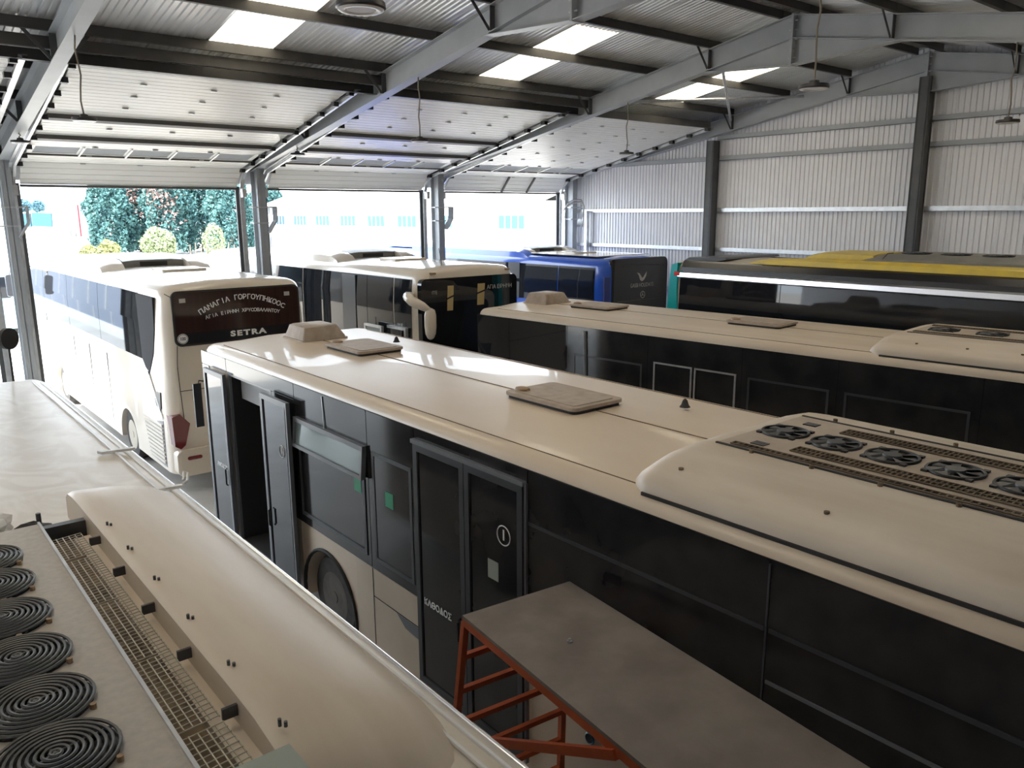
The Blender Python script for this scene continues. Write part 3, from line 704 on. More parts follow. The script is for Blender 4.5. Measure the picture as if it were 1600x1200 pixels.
# roof unit: flat fan deck, open slot with wire mesh, sloping hood on the right
AY0, AY1, ZA = -8.0, -5.42, 3.13
def yA(Y): return Y-10.0
def xA(X): return X+1.0
dk = M(); dk.box(xA(-.62), xA(.555), yA(-.6), yA(4.42), 3.08, ZA).box(xA(-.62), xA(.54), yA(-.6), yA(4.40), 2.94, 3.08); deck = dk.build('fan_deck', 'ac_grey', busA)
M().box(xA(.55), xA(.562), yA(-.6), yA(4.42), 3.02, ZA+.012).build('deck_edge', 'galv', deck)
def guard_fan(x, y, r=.17):
    o = M().cyl((x, y, ZA-.02), (x, y, ZA+.004), r*.97, 28).build('fan', 'black_paint', busA)
    g = M(); k = 9
    for i in range(k): g.ring((x, y, ZA+.016+.010*(1-(i/k)**2)), r*(i+.8)/k, .0055, 32, 5)
    for a in (0, 90, 180, 270): g.bar((x, y, ZA+.026), (x+r*math.cos(R(a+20)), y+r*math.sin(R(a+20)), ZA+.008), .008, .006)
    g.build('fan_guard', 'steel_dark', o, 60)
    for a in (200, 320, 80):
        cx, cy = x+(r+.012)*math.cos(R(a)), y+(r+.012)*math.sin(R(a)); M().cyl((cx, cy, ZA), (cx, cy, ZA+.018), .010, 8).build('clip', 'bronze', o)
for i, Y in enumerate((4.05, 3.73, 3.38, 3.02, 2.68, 2.36, 2.03)): guard_fan(xA(.262), yA(Y))
# slot floor, mesh and posts
M().box(xA(.56), xA(.79), yA(-.6), yA(4.5), 2.94, 2.99).build('slot_floor', 'dirt', busA)
M().box(xA(.70), xA(.79), yA(-.6), yA(4.40), 2.99, 3.02).build('slot_ledge', 'ac_hood', busA)
for (ya, yb) in ((3.98, 4.28), (3.42, 3.94), (2.86, 3.40), (2.34, 2.84), (2.02, 2.30)):
    g = M(); x0, x1 = xA(.575), xA(.715); n = int((yb-ya)/.028)
    for i in range(n+1):
        y = yA(ya+(yb-ya)*i/n); g.bar((x0, y, 3.075), (x1, y, 3.085), .0032, .0032)
    for i in range(6):
        x = x0+(x1-x0)*i/5; g.bar((x, yA(ya), 3.08), (x, yA(yb), 3.08), .004, .004)
    g.build('wire_mesh', 'wire', busA)
for Y in (4.15, 3.7, 3.25, 2.8, 2.35): M().box(xA(.725), xA(.79), yA(Y)-.006, yA(Y)+.006, 3.055, 3.095).build('hood_bracket', 'dark_trim', busA)
M().box(xA(.54), xA(.80), yA(4.47), yA(4.52), 2.96, 3.08).build('end_bracket', 'dark_trim', busA)
M().cyl((xA(.57), yA(4.50), 3.08), (xA(.57), yA(4.50), 3.16), .012, 8).build('bracket_pin', 'dark_trim', busA)
M().box(xA(.555), xA(.80), yA(.5), yA(2.0), 3.06, ZA+.004).build('cover_plate', 'green_plate', busA)
M().cyl((xA(.66), yA(1.92), ZA), (xA(.66), yA(1.92), ZA+.02), .014, 8).build('bolt', 'dark_trim', busA)
# right hood
secs = []
hp_ = [(xA(.775), 3.125), (xA(.80), 3.138), (xA(1.02), 3.118), (xA(1.22), 3.06), (xA(1.33), 2.985), (xA(1.385), 2.92)]
for Y, k, dx in ((4.97, .0, .05), (4.96, .72, .02), (4.90, .90, .0), (4.78, .97, 0), (4.6, 1, 0), (2.38, 1, 0), (2.20, .97, .0), (2.05, .86, .02), (1.93, .66, .05), (1.85, .38, .10), (1.81, .0, .16)):
    q = [(px-(dx if i > 2 else 0), yA(Y), 2.92+(pz-2.92)*k) for i, (px, pz) in enumerate(hp_)]
    secs.append(q+[(xA(1.34)-dx, yA(Y), 2.90), (xA(.775), yA(Y), 2.90)])
M().loft(secs).build('air_conditioner', 'ac_hood', busA, 50)
for Y in (4.16, 3.78, 3.37, 2.94, 2.52, 2.10):
    M().cyl((xA(.815), yA(Y), 3.13), (xA(.815), yA(Y), 3.155), .006, 8).cyl((xA(.828), yA(Y)-.014, 3.13), (xA(.828), yA(Y)-.014, 3.148), .006, 8).build('bolt', 'steel_dark', busA)
# crumpled film and rags lying at the end of the unit
def lump(name, label, cat, x, y, z, r, m_, seed, sq=.5):
    rnd = random.Random(seed); bm = bmesh.new(); bmesh.ops.create_icosphere(bm, subdivisions=3, radius=r)
    for v in bm.verts:
        k = 1+rnd.uniform(-.16, .16); v.co = Vector((v.co.x*k*1.25, v.co.y*k, max(-r*.42, v.co.z*k*sq)))
    me = bpy.data.meshes.new(name); bm.to_mesh(me); bm.free(); me.materials.append(MATS[m_])
    o = link(name, me, None, (x, y, z+r*.42)); return tag(o, label, cat)
lump('plastic_bag', 'crumpled clear plastic bag on the roof of the ivory bus', 'bag', .34, 4.85, 2.968, .12, 'plastic_film', 3, .8)
lump('rag', 'dark crumpled rag beside the plastic bag on the ivory bus roof', 'rag', .56, 4.70, 2.968, .075, 'rubber', 5, .6)
m = M(); mirr = M().cyl((2.24, .33, 3.31), (2.27, .29, 3.31), .12, 24).build('mirror', 'black_plastic', busA, 40)
M().tube([(2.25, .0, 2.6), (2.24, .22, 2.7), (2.25, .32, 3.0), (2.25, .32, 3.22)], .014, 6).build('mirror_arm', 'black_plastic', mirr)

# ------------------------------------------------------------------ white coach with the lettered rear window (G)
def coach(name, label, loc, L, H, paint, rt_=.22, Rend=.32, z0=.34, Wd=2.55, group=None):
    t = thing(name, label, 'coach', loc, 0, 'tall touring coaches')
    b = M().loft(body_secs(L, Wd, H, z0, rt_, Rend, .03, side_in=.05, fall=.10)).build('body', paint, t, 35)
    return t, b
def coach_wheels(t, b, ys, Wd=2.55):
    cut(b, [arch(y, x0, x1, .58) for y in ys for x0, x1 in ((-.3, .45), (Wd-.45, Wd+.3))])
    for y in ys: wheel(t, .06, y, -1, rim='rim'); wheel(t, Wd-.06, y, 1, rim='rim')
def side_poly(poly, th=.012, x=0, side=-1): return M().prism(poly, 'x', x+side*th, x-side*.02)
coG, bG = coach('touring_coach', 'white touring coach with Greek lettering on its brown rear window, halfway out of the door', (3.75, 13.42, 0), 12.2, 3.56, 'white_coach')
coach_wheels(coG, bG, (2.75, 8.9))
def tapered_side(t, z0, z1, y0, y1, m_, Wd=2.55, name='side_window', H=3.56, rt_=.22):
    # glass leaning in with the body side
    for side in (-1, 1):
        def xs(z): k = max(0, (z-(H-rt_-.5))/.5); xx = .015+.035*min(1, k) if z > H-rt_-.5 else .015*max(0, (z-.69)/(H-rt_-.5-.69)); return xx
        rows = []
        for z in (z0, (z0+z1)/2, H-rt_-.5, z1):
            if z < z0 or z > z1: continue
            x = xs(z)
            rows.append((z, x))
        rows.sort(); out = []
        for z, x in rows: out.append((x-.012, z))
        inn = [(x+.03, z) for z, x in reversed(rows)]
        poly = out+inn
        if side > 0: poly = [(Wd-a, z) for a, z in poly]
        M().prism(poly, 'y', y0, y1).build(name, m_, t)
tapered_side(coG, 2.18, 3.33, 1.35, 4.2, 'glass'); tapered_side(coG, 2.18, 3.33, 4.22, 7.1, 'glass'); tapered_side(coG, 2.18, 3.33, 7.12, 9.9, 'glass'); tapered_side(coG, 2.0, 3.33, 9.92, 11.7, 'glass')
for side, x in ((-1, .035), (1, 2.515)):
    side_poly([(.36, 3.32), (1.33, 3.32), (1.33, 2.2), (1.15, 2.05), (.95, 1.98), (.62, 2.35), (.42, 2.8)], .035, x, side).build('quarter_panel', 'matte_black', coG)
    x0_ = 0 if side < 0 else 2.55
    side_poly([(.40, 1.72), (.78, 1.68), (.70, 1.45), (.45, 1.42)], .012, x0_, side).build('quarter_vent', 'dark_trim', coG)
    side_poly([(1.0, 2.0), (1.06, 2.0), (.42, 1.25), (.38, 1.28)], .014, x0_, side).build('side_moulding', 'chrome', coG)
    fr = side_poly([(.42, 1.22), (1.55, 1.02), (1.35, .42), (.42, .40)], .004, x0_, side).build('engine_grille', 'grey_trim', coG)
    for i in range(10):
        z = .48+i*.072; y1 = 1.33+.19*(z-.42)/.6
        M().bar((x0_+side*.008, .46, z), (x0_+side*.008, y1-.02, z), .03, .046).build('louvre', 'white_coach', fr)
    for y in (3.9, 5.4, 6.9): side_poly([(y, .55), (y+.012, .55), (y+.012, 1.95), (y, 1.95)], .003, 0 if side < 0 else 2.55, side).build('locker_seam', 'grey_trim', coG)
# rear face
RY = -.004
rw = M().prism(rrect(.22, 2.36, 2.55, 3.40, .10), 'y', RY-.012, RY+.05).build('rear_window', 'glass_brown', coG)
M().prism(rrect(.19, 2.39, 2.52, 3.43, .11), 'y', RY-.006, RY+.05).build('window_gasket', 'rubber', coG)
M().box(.24, 2.34, RY-.0135, RY-.011, 2.56, 2.74).build('dark_band', 'black_paint', rw)
arc_text('lettering', 'ΠΑΝΑΓΙΑ ΓΟΡΓΟΥΠΗΚΟΟC', .118, (1.36, RY-.016, 3.27), '-y', 'white_print', rw, 1.42, .20, .002)
arc_text('lettering', 'ΑΓΙΑ ΕΙΡΗΝΗ ΧΡΥCΟΒΑΛΑΝΤΟΥ', .082, (1.36, RY-.016, 3.04), '-y', 'white_print', rw, 1.25, .07, .001)
text('maker_lettering', 'SETRA', .125, (1.42, RY-.02, 2.655), '-y', 'white_print', rw, 1.25, .006, 1.5)
M().cyl((.315, RY-.014, 2.65), (.315, RY-.018, 2.65), .085, 24).build('speed_sticker', 'white_print', rw)
M().ring((.315, RY-.019, 2.65), .074, .004, 24, 4, 'y').build('sticker_ring', 'black_paint', rw)
text('number', '100', .075, (.315, RY-.020, 2.65), '-y', 'black_paint', rw, 1, .002, .85)
for x in (.36, 2.16): M().box(x-.05, x+.05, RY-.015, RY-.012, 3.24, 3.31).build('wired_patch', 'grey_print', rw)
def seam(parent, pts, r=.006, m_='rubber'): return M().tube(pts, r, 5).build('panel_seam', m_, parent)
seam(coG, [(.22, RY, 2.54), (.19, RY, 2.2), (.20, RY, 1.8), (.22, RY, 1.3)]); seam(coG, [(2.36, RY, 2.54), (2.38, RY, 2.0), (2.36, RY, 1.3)]); seam(coG, [(.20, RY, 1.78), (2.36, RY, 1.78)])
seam(coG, [(.10, RY+.03, 3.40), (.22, RY, 3.32)])
for s in (0, 1):
    fx = lambda x: x if s == 0 else 2.55-x
    q = [(fx(.015), 1.36), (fx(.15), 1.40), (fx(.30), 1.22), (fx(.20), .86), (fx(.12), .80), (fx(.03), .86)]
    if s: q = q[::-1]
    M().prism(q, 'y', RY-.03, RY+.28).build('tail_lamp', 'red_lens', coG)
    M().prism(rrect(min(fx(.2), fx(.44)), max(fx(.2), fx(.44)), .60, .66, .028), 'y', RY-.075, RY-.04).build('reflector', 'red_lens', coG)
bp = M(); bp.loft([[(px, RY-.03*0-d, z) for px, z in rrect(.04+i_, 2.51-i_, .32, .78, .10)] for d, i_ in ((-.20, 0), (.045, 0), (.06, .02))]); bp.build('rear_bumper', 'white_coach', coG, 40)
# roof: hatch, hoods, front mirror
def coach_roof(t, H, y_h, hoods, paint, dark='grey_hood'):
    M().prism(rrect(.85, 1.7, y_h, y_h+.75, .06, 3), 'z', H-.0, H+.06).build('roof_hatch', paint, t)
    for y0, y1, hh in hoods:
        for sx in (-1, 1):
            secs = []
            for k, (yy, f_) in enumerate(((y0, .05), (y0+.15, .55), (y0+.4, .9), (y0+.8, 1), (y1-.5, 1), (y1, .1))):
                def X(a): return a if sx < 0 else 2.55-a
                q = [(X(.16), yy, H-.12), (X(.18), yy, H-.1+(.10+hh)*f_*.7), (X(.40), yy, H-.05+(hh+.05)*f_), (X(.62), yy, H-.02+(hh)*f_), (X(.64), yy, H-.04)]
                secs.append(q)
            M().loft(secs).build('roof_fairing', paint, t, 40)
        m = M(); m.loft([[(.66, y, H-.02), (.66, y, H+hh*f_*.9), (.9, y, H+hh*f_*1.05), (1.65, y, H+hh*f_*1.05), (1.89, y, H+hh*f_*.9), (1.89, y, H-.02)] for y, f_ in ((y0+.35, .75), (y0+.6, 1), (y1-.4, 1), (y1-.1, .6))])
        o = m.build('air_conditioner', dark, t, 30)
        M().box(1.0, 1.55, y0+.33, y0+.37, H+.03, H+hh*.6).build('intake', 'rubber', o)
coach_roof(coG, 3.56, 2.6, [(4.3, 7.6, .20)], 'white_coach')
M().tube([(.1, 11.9, 3.2), (-.15, 11.95, 3.28), (-.42, 11.9, 3.2), (-.45, 11.9, 3.05)], .035, 8).build('mirror_arm', 'white_coach', coG, 60)
M().loft([[(px, y, z) for px, z in rrect(-.56+i_, -.34-i_, 2.5+i_, 3.1-i_, .06)] for y, i_ in ((11.80, .01), (11.86, 0), (11.96, .03))]).build('mirror', 'dark_trim', coG, 40)
M().prism(rrect(.2, 2.35, 1.2, 3.2, .15), 'y', 12.1, 12.21).build('windscreen', 'glass', coG)

# ------------------------------------------------------------------ white coach facing us in the second doorway (F)
coF, bF = coach('touring_coach', 'white touring coach facing inwards with gold curtains and rabbit-ear mirror', (8.55, 13.2, 0), 12.2, 3.60, 'white_coach')
coach_wheels(coF, bF, (2.7, 8.8))
ws = M().prism(rrect(.05, 2.50, 1.0, 3.38, .12), 'y', -.02, .12).build('windscreen', 'glass', coF)
tapered_side(coF, 2.15, 3.36, .30, .95, 'glass', H=3.60); tapered_side(coF, 2.0, 3.36, 1.0, 2.05, 'glass', H=3.60); tapered_side(coF, 2.0, 3.36, 2.07, 5.2, 'glass', H=3.60); tapered_side(coF, 2.0, 3.36, 5.25, 8.6, 'glass', H=3.60)
M().prism([(-.022, 2.0), (.0, 3.33), (.04, 3.33), (.04, 2.0)], 'y', 2.55, 3.15).build('side_pillar', 'dark_trim', coF)
for x0, x1, z0, z1 in ((.66, .80, 2.72, 3.22), (1.42, 1.60, 2.78, 3.22)):
    c = M(); k = 5
    for i in range(k):
        a = x0+(x1-x0)*i/k; c.prism([(a, z0), (a+(x1-x0)/k*.8, z0), (a+(x1-x0)/k*.8+.03, z1), (a+.02, z1)], 'y', -.032, -.021)
    cu = c.build('curtain', 'curtain', ws); M().bar((x0-.01, -.035, z0+.24), (x1+.03, -.035, z0+.30), .01, .03).build('tie_band', 'black_paint', cu)
text('lettering', 'ΑΓΙΑ ΕΙΡΗΝΗ', .115, (2.02, -.023, 3.13), '-y', 'grey_print', ws, 1, .001, .95)
text('lettering', 'ΙΤΕ', .09, (.36, -.023, 3.10), '-y', 'grey_print', ws, 1, .001)
for x in (.35, 2.25): M().prism(rrect(x-.06, x+.06, 3.46, 3.50, .018), 'y', -.02, .10).build('marker_lamp', 'bronze', coF)
text('lettering', '416 GT', .07, (-.006, .72, 2.42), '-x', 'white_print', coF, 1, .001)
# open coach door swung out on the near side
M().box(-.10, -.06, .52, 1.12, .5, 2.33).build('door_glass', 'glass', coF)
dl = frame_strip(1.14, 1.86, .5, 2.36, .05, -.16, .05).build('door_leaf', 'galv', coF); M().box(-.19, -.175, 1.19, 1.81, .55, 2.31).build('door_glass', 'glass_pale', dl)
for y in (.46, 1.12): M().box(-.07, .0, y-.03, y+.03, .5, 2.38).build('door_post', 'galv', coF)
M().box(-.07, 0, .46, 1.12, 2.33, 2.38).build('door_header', 'galv', coF)
# mirror
M().tube([(.06, .35, 3.02), (-.22, .05, 3.06), (-.30, -.22, 3.0), (-.16, -.38, 2.90), (-.04, -.42, 2.82)], [.09, .10, .10, .085, .05], 10).build('mirror_arm', 'white_coach', coF, 70)
secs = []
for z, k in ((2.86, .25), (2.82, .8), (2.72, 1), (2.5, 1), (2.36, .88), (2.28, .6), (2.25, .25)):
    secs.append([(-.02+.125*k*math.cos(2*math.pi*i/16), -.42+.09*k*math.sin(2*math.pi*i/16), z) for i in range(16)])
M().loft(secs).build('mirror', 'white_coach', coF, 60)
M().tube([(.8, .35, 3.6), (.8, .35, 3.66), (.79, .42, 3.95)], .006, 6).build('antenna', 'rubber', coF)
coach_roof(coF, 3.60, 2.2, [(3.6, 7.2, .19)], 'white_coach')

# ------------------------------------------------------------------ blue coach (E)
coE, bE = coach('touring_coach', 'blue touring coach with black rear and bird emblem, in the doorway nearest the end wall', (14.55, 13.95, 0), 12.2, 3.52, 'blue_coach')
coach_wheels(coE, bE, (2.75, 8.9))
tapered_side(coE, 2.3, 3.27, .35, 1.7, 'glass', H=3.52); tapered_side(coE, 2.3, 3.27, 1.74, 3.6, 'glass', H=3.52); tapered_side(coE, 2.3, 3.27, 3.64, 7.5, 'glass', H=3.52)
M().prism([(-.012, 2.3), (.02, 3.28), (.06, 3.28), (.06, 2.3)], 'y', 3.3, 3.8).build('side_pillar', 'dark_trim', coE)
M().prism([(-.006, 1.0), (.012, 2.2), (.06, 2.2), (.06, 1.0)], 'y', .34, 9).build('lower_panel', 'navy', coE)
er = M().loft([[(px, y, z) for px, z in rrect(.24+i_, 2.49-i_, 1.2, 3.49-i_, .16)] for y, i_ in ((.12, 0), (.03, .0), (-.012, .05))]).build('rear_panel', 'black_paint', coE, 40)
M().box(.02, .23, -.004, .04, .9, 3.05).build('corner_panel', 'navy', coE)
EY = -.016
M().prism([(1.22, 3.12), (1.32, 3.09), (1.40, 2.99), (1.45, 2.97), (1.52, 3.05), (1.60, 3.13), (1.58, 3.02), (1.50, 2.92), (1.42, 2.88), (1.34, 2.92), (1.30, 3.02)], 'y', EY-.003, EY).build('bird_emblem', 'grey_print', er)
text('lettering', 'GASSI HOLIDAYS', .145, (1.42, EY-.002, 2.78), '-y', 'grey_print', er, 1.0, 0, .82)
M().ring((1.46, EY-.004, 2.53), .085, .008, 28, 4, 'y').build('emblem_ring', 'grey_print', er)
m = M()
for a in (90, 210, 330):
    dx, dz = math.cos(R(a)), math.sin(R(a)); m.prism([(1.46+.078*dx, 2.53+.078*dz), (1.46-.014*dz, 2.53+.014*dx), (1.46, 2.53), (1.46+.014*dz, 2.53-.014*dx)], 'y', EY-.004, EY)
m.build('star_emblem', 'grey_print', er)
seam(er, [(.55, EY, 3.30), (1.4, EY, 3.33), (2.3, EY, 3.27)], .005, 'dark_trim'); seam(er, [(.50, EY, 2.40), (2.3, EY, 2.40)], .005, 'dark_trim')
coach_roof(coE, 3.52, 1.9, [(3.2, 7.0, .17)], 'white_coach')
M().box(.3, 2.25, .5, 11.5, 3.535, 3.552).build('roof_skin', 'white_coach', coE)
secs = [[(.10, y, 3.36), (.12, y, 3.36+.22*f_), (.32, y, 3.46+.18*f_), (.42, y, 3.46)] for y, f_ in ((3.0, .2), (3.25, .8), (3.6, 1), (9, 1))]
M().loft(secs).build('side_fairing', 'blue_coach', coE, 40)

# ------------------------------------------------------------------ yellow and teal coach (D), tail towards the doors
LD = 12.0
coD, bD = coach('touring_coach', 'black sided coach with chrome strip, teal tail corner and yellow roof, along the end wall', (12.75, 10.5-LD, 0), LD, 3.72, 'beige_roof', rt_=.20)
coach_wheels(coD, bD, (2.9, 9.0))
for side, x in ((-1, 0), (1, 2.55)):
    s_ = side
    def px(a): return a if s_ < 0 else 2.55-a
    def strip(name, m_, pts, y0, y1): return M().prism([(px(a), z) for a, z in pts], 'y', y0, y1).build(name, m_, coD)
    strip('cove_panel', 'black_paint', [(.035, 3.5), (.045, 3.58), (.10, 3.68), (.15, 3.705), (.15, 3.6), (.1, 3.5)], .35, LD-.36)
    ch = strip('chrome_strip', 'chrome', [(.02, 3.365), (-.008, 3.39), (-.002, 3.47), (.03, 3.50), (.08, 3.5), (.08, 3.36)], .32, LD-.30)
    strip('lower_side', 'black_paint', [(-.012, .45), (-.012, 2.05), (.03, 2.05), (.03, .45)], .36, LD-.36)
    strip('window_band', 'black_paint', [(-.012, 2.06), (.002, 2.86), (.026, 3.39), (.08, 3.39), (.08, 2.06)], .5, LD-.37)
    for i in range(5):
        y1 = LD-.36-i*2.26; strip('side_window', 'glass', [(-.018, 2.06), (-.004, 2.86), (.020, 3.39), (.06, 3.39), (.06, 2.06)], y1-2.245, y1)
    M().prism([(LD-.34, .6), (LD-.06, .6), (LD-.06, 2.6), (LD-.12, 3.4), (LD-.16, 3.62), (LD-.30, 3.66), (LD-.30, 3.2), (LD-.34, 2.6)], 'x', px(-.012), px(.16)).build('tail_corner', 'teal', coD)
    M().box(min(px(-.03), px(.06)), max(px(-.03), px(.06)), LD-.34, LD-.24, 3.41, 3.49).build('marker_lamp', 'red_marker', coD)
    # yellow roof edge
    secs = [[(px(.15), y, 3.68), (px(.155), y, 3.70+.09*f_), (px(.22), y, 3.72+.10*f_), (px(.46), y, 3.75+.08*f_), (px(.46), y, 3.70)] for y, f_ in ((LD-1.85, .1), (LD-2.3, .8), (LD-2.8, 1), (.4, 1))]
    M().loft(secs).build('roof_edge', 'yellow', coD, 40)
tl = M().loft([[(x, y, z) for y, z in ((LD-.04, 3.3), (LD-.03, 3.6), (LD-.3, 3.755), (LD-1.15, 3.775), (LD-1.2, 3.74), (LD-.3, 3.6))] for x in (.35, 1.28, 2.2)]); tl.build('tail_spoiler', 'dark_trim', coD, 40)
M().loft([[(.6+i_, y, 3.72), (.62+i_, y, 3.74+.17*f_), (.85, y, 3.75+.19*f_), (1.7, y, 3.75+.19*f_), (1.93-i_, y, 3.74+.17*f_), (1.95-i_, y, 3.72)] for y, f_, i_ in ((LD-2.55, .1, .1), (LD-2.8, .8, .02), (LD-3.0, 1, 0), (LD-3.95, 1, 0))]).build('roof_fairing', 'yellow', coD, 40)
for i in range(3): M().cyl((.70, LD-2.95-.35*i, 3.86), (.66, LD-2.95-.35*i, 3.885), .014, 8).build('bolt', 'rubber', coD)
M().loft([[(.50+i_, y, 3.72), (.53+i_, y, 3.74+.12*f_), (.70+i_, y, 3.75+.19*f_), (1.85-i_, y, 3.75+.19*f_), (2.02-i_, y, 3.74+.12*f_), (2.05-i_, y, 3.72)] for y, f_, i_ in ((LD-3.5, .05, .1), (LD-3.8, .7, .03), (LD-4.15, 1.03, 0), (LD-9.0, 1.03, 0), (LD-9.5, .2, 0))]).build('air_conditioner', 'grey_hood', coD, 40)
for i in range(6): open_fan(coD, 1.0, LD-4.5-.62*i, 3.952, .2)
for y in (LD-4.15, LD-6.3, LD-8.4): M().tube([(.51, y, 3.74), (.535, y, 3.862), (.70, y, 3.95), (.9, y, 3.952)], .008, 5).build('hood_joint', 'rubber', coD)
M().prism(rrect(.3, 2.25, 1.9, 3.4, .12), 'y', LD-.05, LD+.012).build('rear_window', 'glass', coD)

# ------------------------------------------------------------------ orange work platform
wp = thing('work_platform', 'orange steel work platform with a worn plywood deck and rung ladder', 'platform', (2.62, 3.66, 0), R(-6.4))
PL, PW, PZ = 3.1, .83, 2.2
M().box(0, PW, -PL, 0, PZ, PZ+.022).build('deck', 'plywood', wp)
for a, b_ in (((.02, -PL), (.02, 0)), ((PW-.02, -PL), (PW-.02, 0)), ((0, -.02), (PW, -.02)), ((0, -PL+.02), (PW, -PL+.02))):
    M().bar((a[0], a[1], PZ-.026), (b_[0], b_[1], PZ-.026), .04, .05).build('deck_rail', 'orange_paint', wp)
for x, xf in ((.02, -.16), (PW-.03, PW+.0)):
    for y, yf in ((.0, .10), (-PL, -PL-.1)):
        M().bar((x, y, PZ-.03), (xf, yf, .14), .04, .04).build('leg', 'orange_paint', wp)
        o = M().cyl((xf-.02, yf, .075), (xf+.02, yf, .075), .075, 16).build('caster', 'rubber', wp)
        M().box(xf-.03, xf+.03, yf-.03, yf+.03, .09, .15).build('fork', 'galv', o)
for i in range(8):
    z = 1.93-.235*i; k = (PZ-z)/PZ
    for y0, y1 in ((0, .1),): M().bar((.02-.18*k, y0+(y1-y0)*k, z), (PW-.03+.03*k, y0+(y1-y0)*k, z), .035, .035).build('rung', 'orange_paint', wp)
M().bar((-.06, -.42, 1.62), (.0, -1.45, PZ-.04), .03, .05).build('brace', 'orange_paint', wp)
M().bar((-.09, .03, 1.4), (-.06, -.44, 1.61), .03, .05).build('brace', 'orange_paint', wp)
M().cyl((.36, -.62, PZ+.022), (.36, -.62, PZ+.034), .016, 8).cyl((.36, -.62, PZ+.034), (.36, -.62, PZ+.045), .009, 8).build('bolt_head', 'galv', wp)

# ------------------------------------------------------------------ outside
bl = thing('warehouse', 'long white warehouse with a row of small barred windows across the yard', 'building', (41, 46, 0), 0)
M().box(0, 16, 0, 52, -.03, 5.55).build('wall', 'building_wall', bl)
M().prism([(-.5, 5.45), (8, 8.4), (16.5, 5.45), (16.5, 5.6), (8, 8.6), (-.5, 5.6)], 'y', -.6, 52.6).build('roof', 'building_roof', bl)
WY = [93.7, 87.9, 82.2, 76.4, 70.6, 64.9, 59.2, 49.5]
for i, y in enumerate(WY):
    y -= 46; hw = 1.65
    wn = M().box(-.04, .05, y-hw, y+hw, 3.42, 4.45).build('window', 'window_far', bl)
    for k in range(5): M().box(-.05, -.03, y-hw+k*2*hw/4-.05, y-hw+k*2*hw/4+.05, 3.42, 4.45).build('window_bar', 'building_wall', wn)
    M().box(-.06, 0, y+2.7, y+2.85, 0, 5.5).build('pilaster', 'far_grey', bl)
def foliage(n, shape, size, rnd):
    m = M()
    for i in range(n):
        p = shape(rnd); a = Vector((rnd.gauss(0, 1), rnd.gauss(0, 1), rnd.gauss(0, 1))).normalized(); b = a.cross(Vector((rnd.gauss(0, 1), rnd.gauss(0, 1), rnd.gauss(0, 1)))).normalized()
        s = size*rnd.uniform(.6, 1.3); q = Vector(p); m.add([q-a*s-b*s*.5, q+a*s-b*s*.5, q+a*s*.6+b*s*.6, q-a*s*.6+b*s*.6], [(0, 1, 2, 3)])
    return m
def conifer_shape(h, r):
    def f(rnd):
        t = rnd.random()**.8; a = rnd.uniform(0, 2*math.pi); lump_ = 1+.18*math.sin(3*a+t*9)+.12*math.sin(7*a-t*15)
        rr = r*lump_*(min(1, (1-t)*1.9))**.6*(.72+.3*rnd.random()) ; return (rr*math.cos(a), rr*math.sin(a), .3+h*t)
    return f
def tree(name, label, loc, h, r, leaf_m, seed, n=11000, dry=False, group='dark conifers beyond the yard', size=.19):
    rnd = random.Random(seed); t = thing(name, label, 'tree', loc, 0, group)
    foliage(n, conifer_shape(h, r), size, rnd).build('foliage', leaf_m, t)
    M().cyl((0, 0, -.1), (0, 0, h*.8), .22, 8, .06).build('trunk', 'bark', t)
    if dry:
        def f(rn):
            a = rn.gauss(4.0, .55); z = rn.gauss(h*.55, h*.17); k = r*rn.uniform(.8, 1.02); return (k*math.cos(a), k*math.sin(a), z)
        foliage(420, f, size, rnd).build('dry_twigs', 'leaf_dry', t)['kind'] = 'stuff'
    return t
def far(u, depth, z=0):
    """a ground spot at a bearing of the yard, depth metres out"""
    k = (u-800)/F_PX; d = rt*k+Vector((math.sin(YAW), math.cos(YAW), 0)); return (d.x*depth, d.y*depth, z)
for u, dpt, h, r, dry, l in ((188, 97, 10.5, 2.5, False, 'dark green conifer at the end of the row, beside the grey shed'), (230, 104.5, 11.5, 2.7, True, 'dark conifer with dry reddish twigs behind the round pale shrub'),
                             (278, 97.5, 12, 2.7, True, 'dark conifer with dry reddish side right of the round pale shrub'), (326, 105, 11.5, 2.8, False, 'dark conifer behind the bare posts by the doorway column'), (372, 97.5, 11, 2.6, False, 'dark conifer mostly hidden by the doorway column'), (428, 112, 9.5, 2.9, False, 'dark conifer showing above the warehouse roof end')):
    tree('conifer', l, far(u, dpt), h, r, 'leaf_dark', int(u), dry=dry)
def ball(r, sq=.9):
    def f(rnd):
        v = Vector((rnd.gauss(0, 1), rnd.gauss(0, 1), rnd.gauss(0, 1))).normalized(); k = r*(.75+.3*rnd.random())*(1+.08*math.sin(5*v.x+3*v.z)); return (v.x*k, v.y*k, r*sq*1.05+v.z*k*sq)
    return f
def shrub(name, label, u, dpt, r, m_, seed, n=2200, size=.16, group=None, z=0, sq=.9):
    t = thing(name, label, 'shrub', far(u, dpt, z), 0, group); rnd = random.Random(seed)
    foliage(n, ball(r, sq), size, rnd).build('foliage', m_, t); M().cyl((0, 0, -.1), (0, 0, r), .08, 8).build('stem', 'bark', t); return t
shrub('round_shrub', 'round pale green clipped shrub in front of the dark conifers', 258, 88, 1.75, 'leaf_pale', 2)
shrub('bush', 'loose yellow green bush left of the conifers', 180, 84, 1.1, 'leaf_yellow', 4, 900)
shrub('bush', 'low sprawling yellowish bush by the pale retaining wall', 150, 82, .9, 'leaf_yellow', 6, 700)
shrub('sapling', 'slender light green sapling before the conifers', 343, 91, 1.2, 'leaf_pale', 8, 700, .14, None, 0, 1.5)
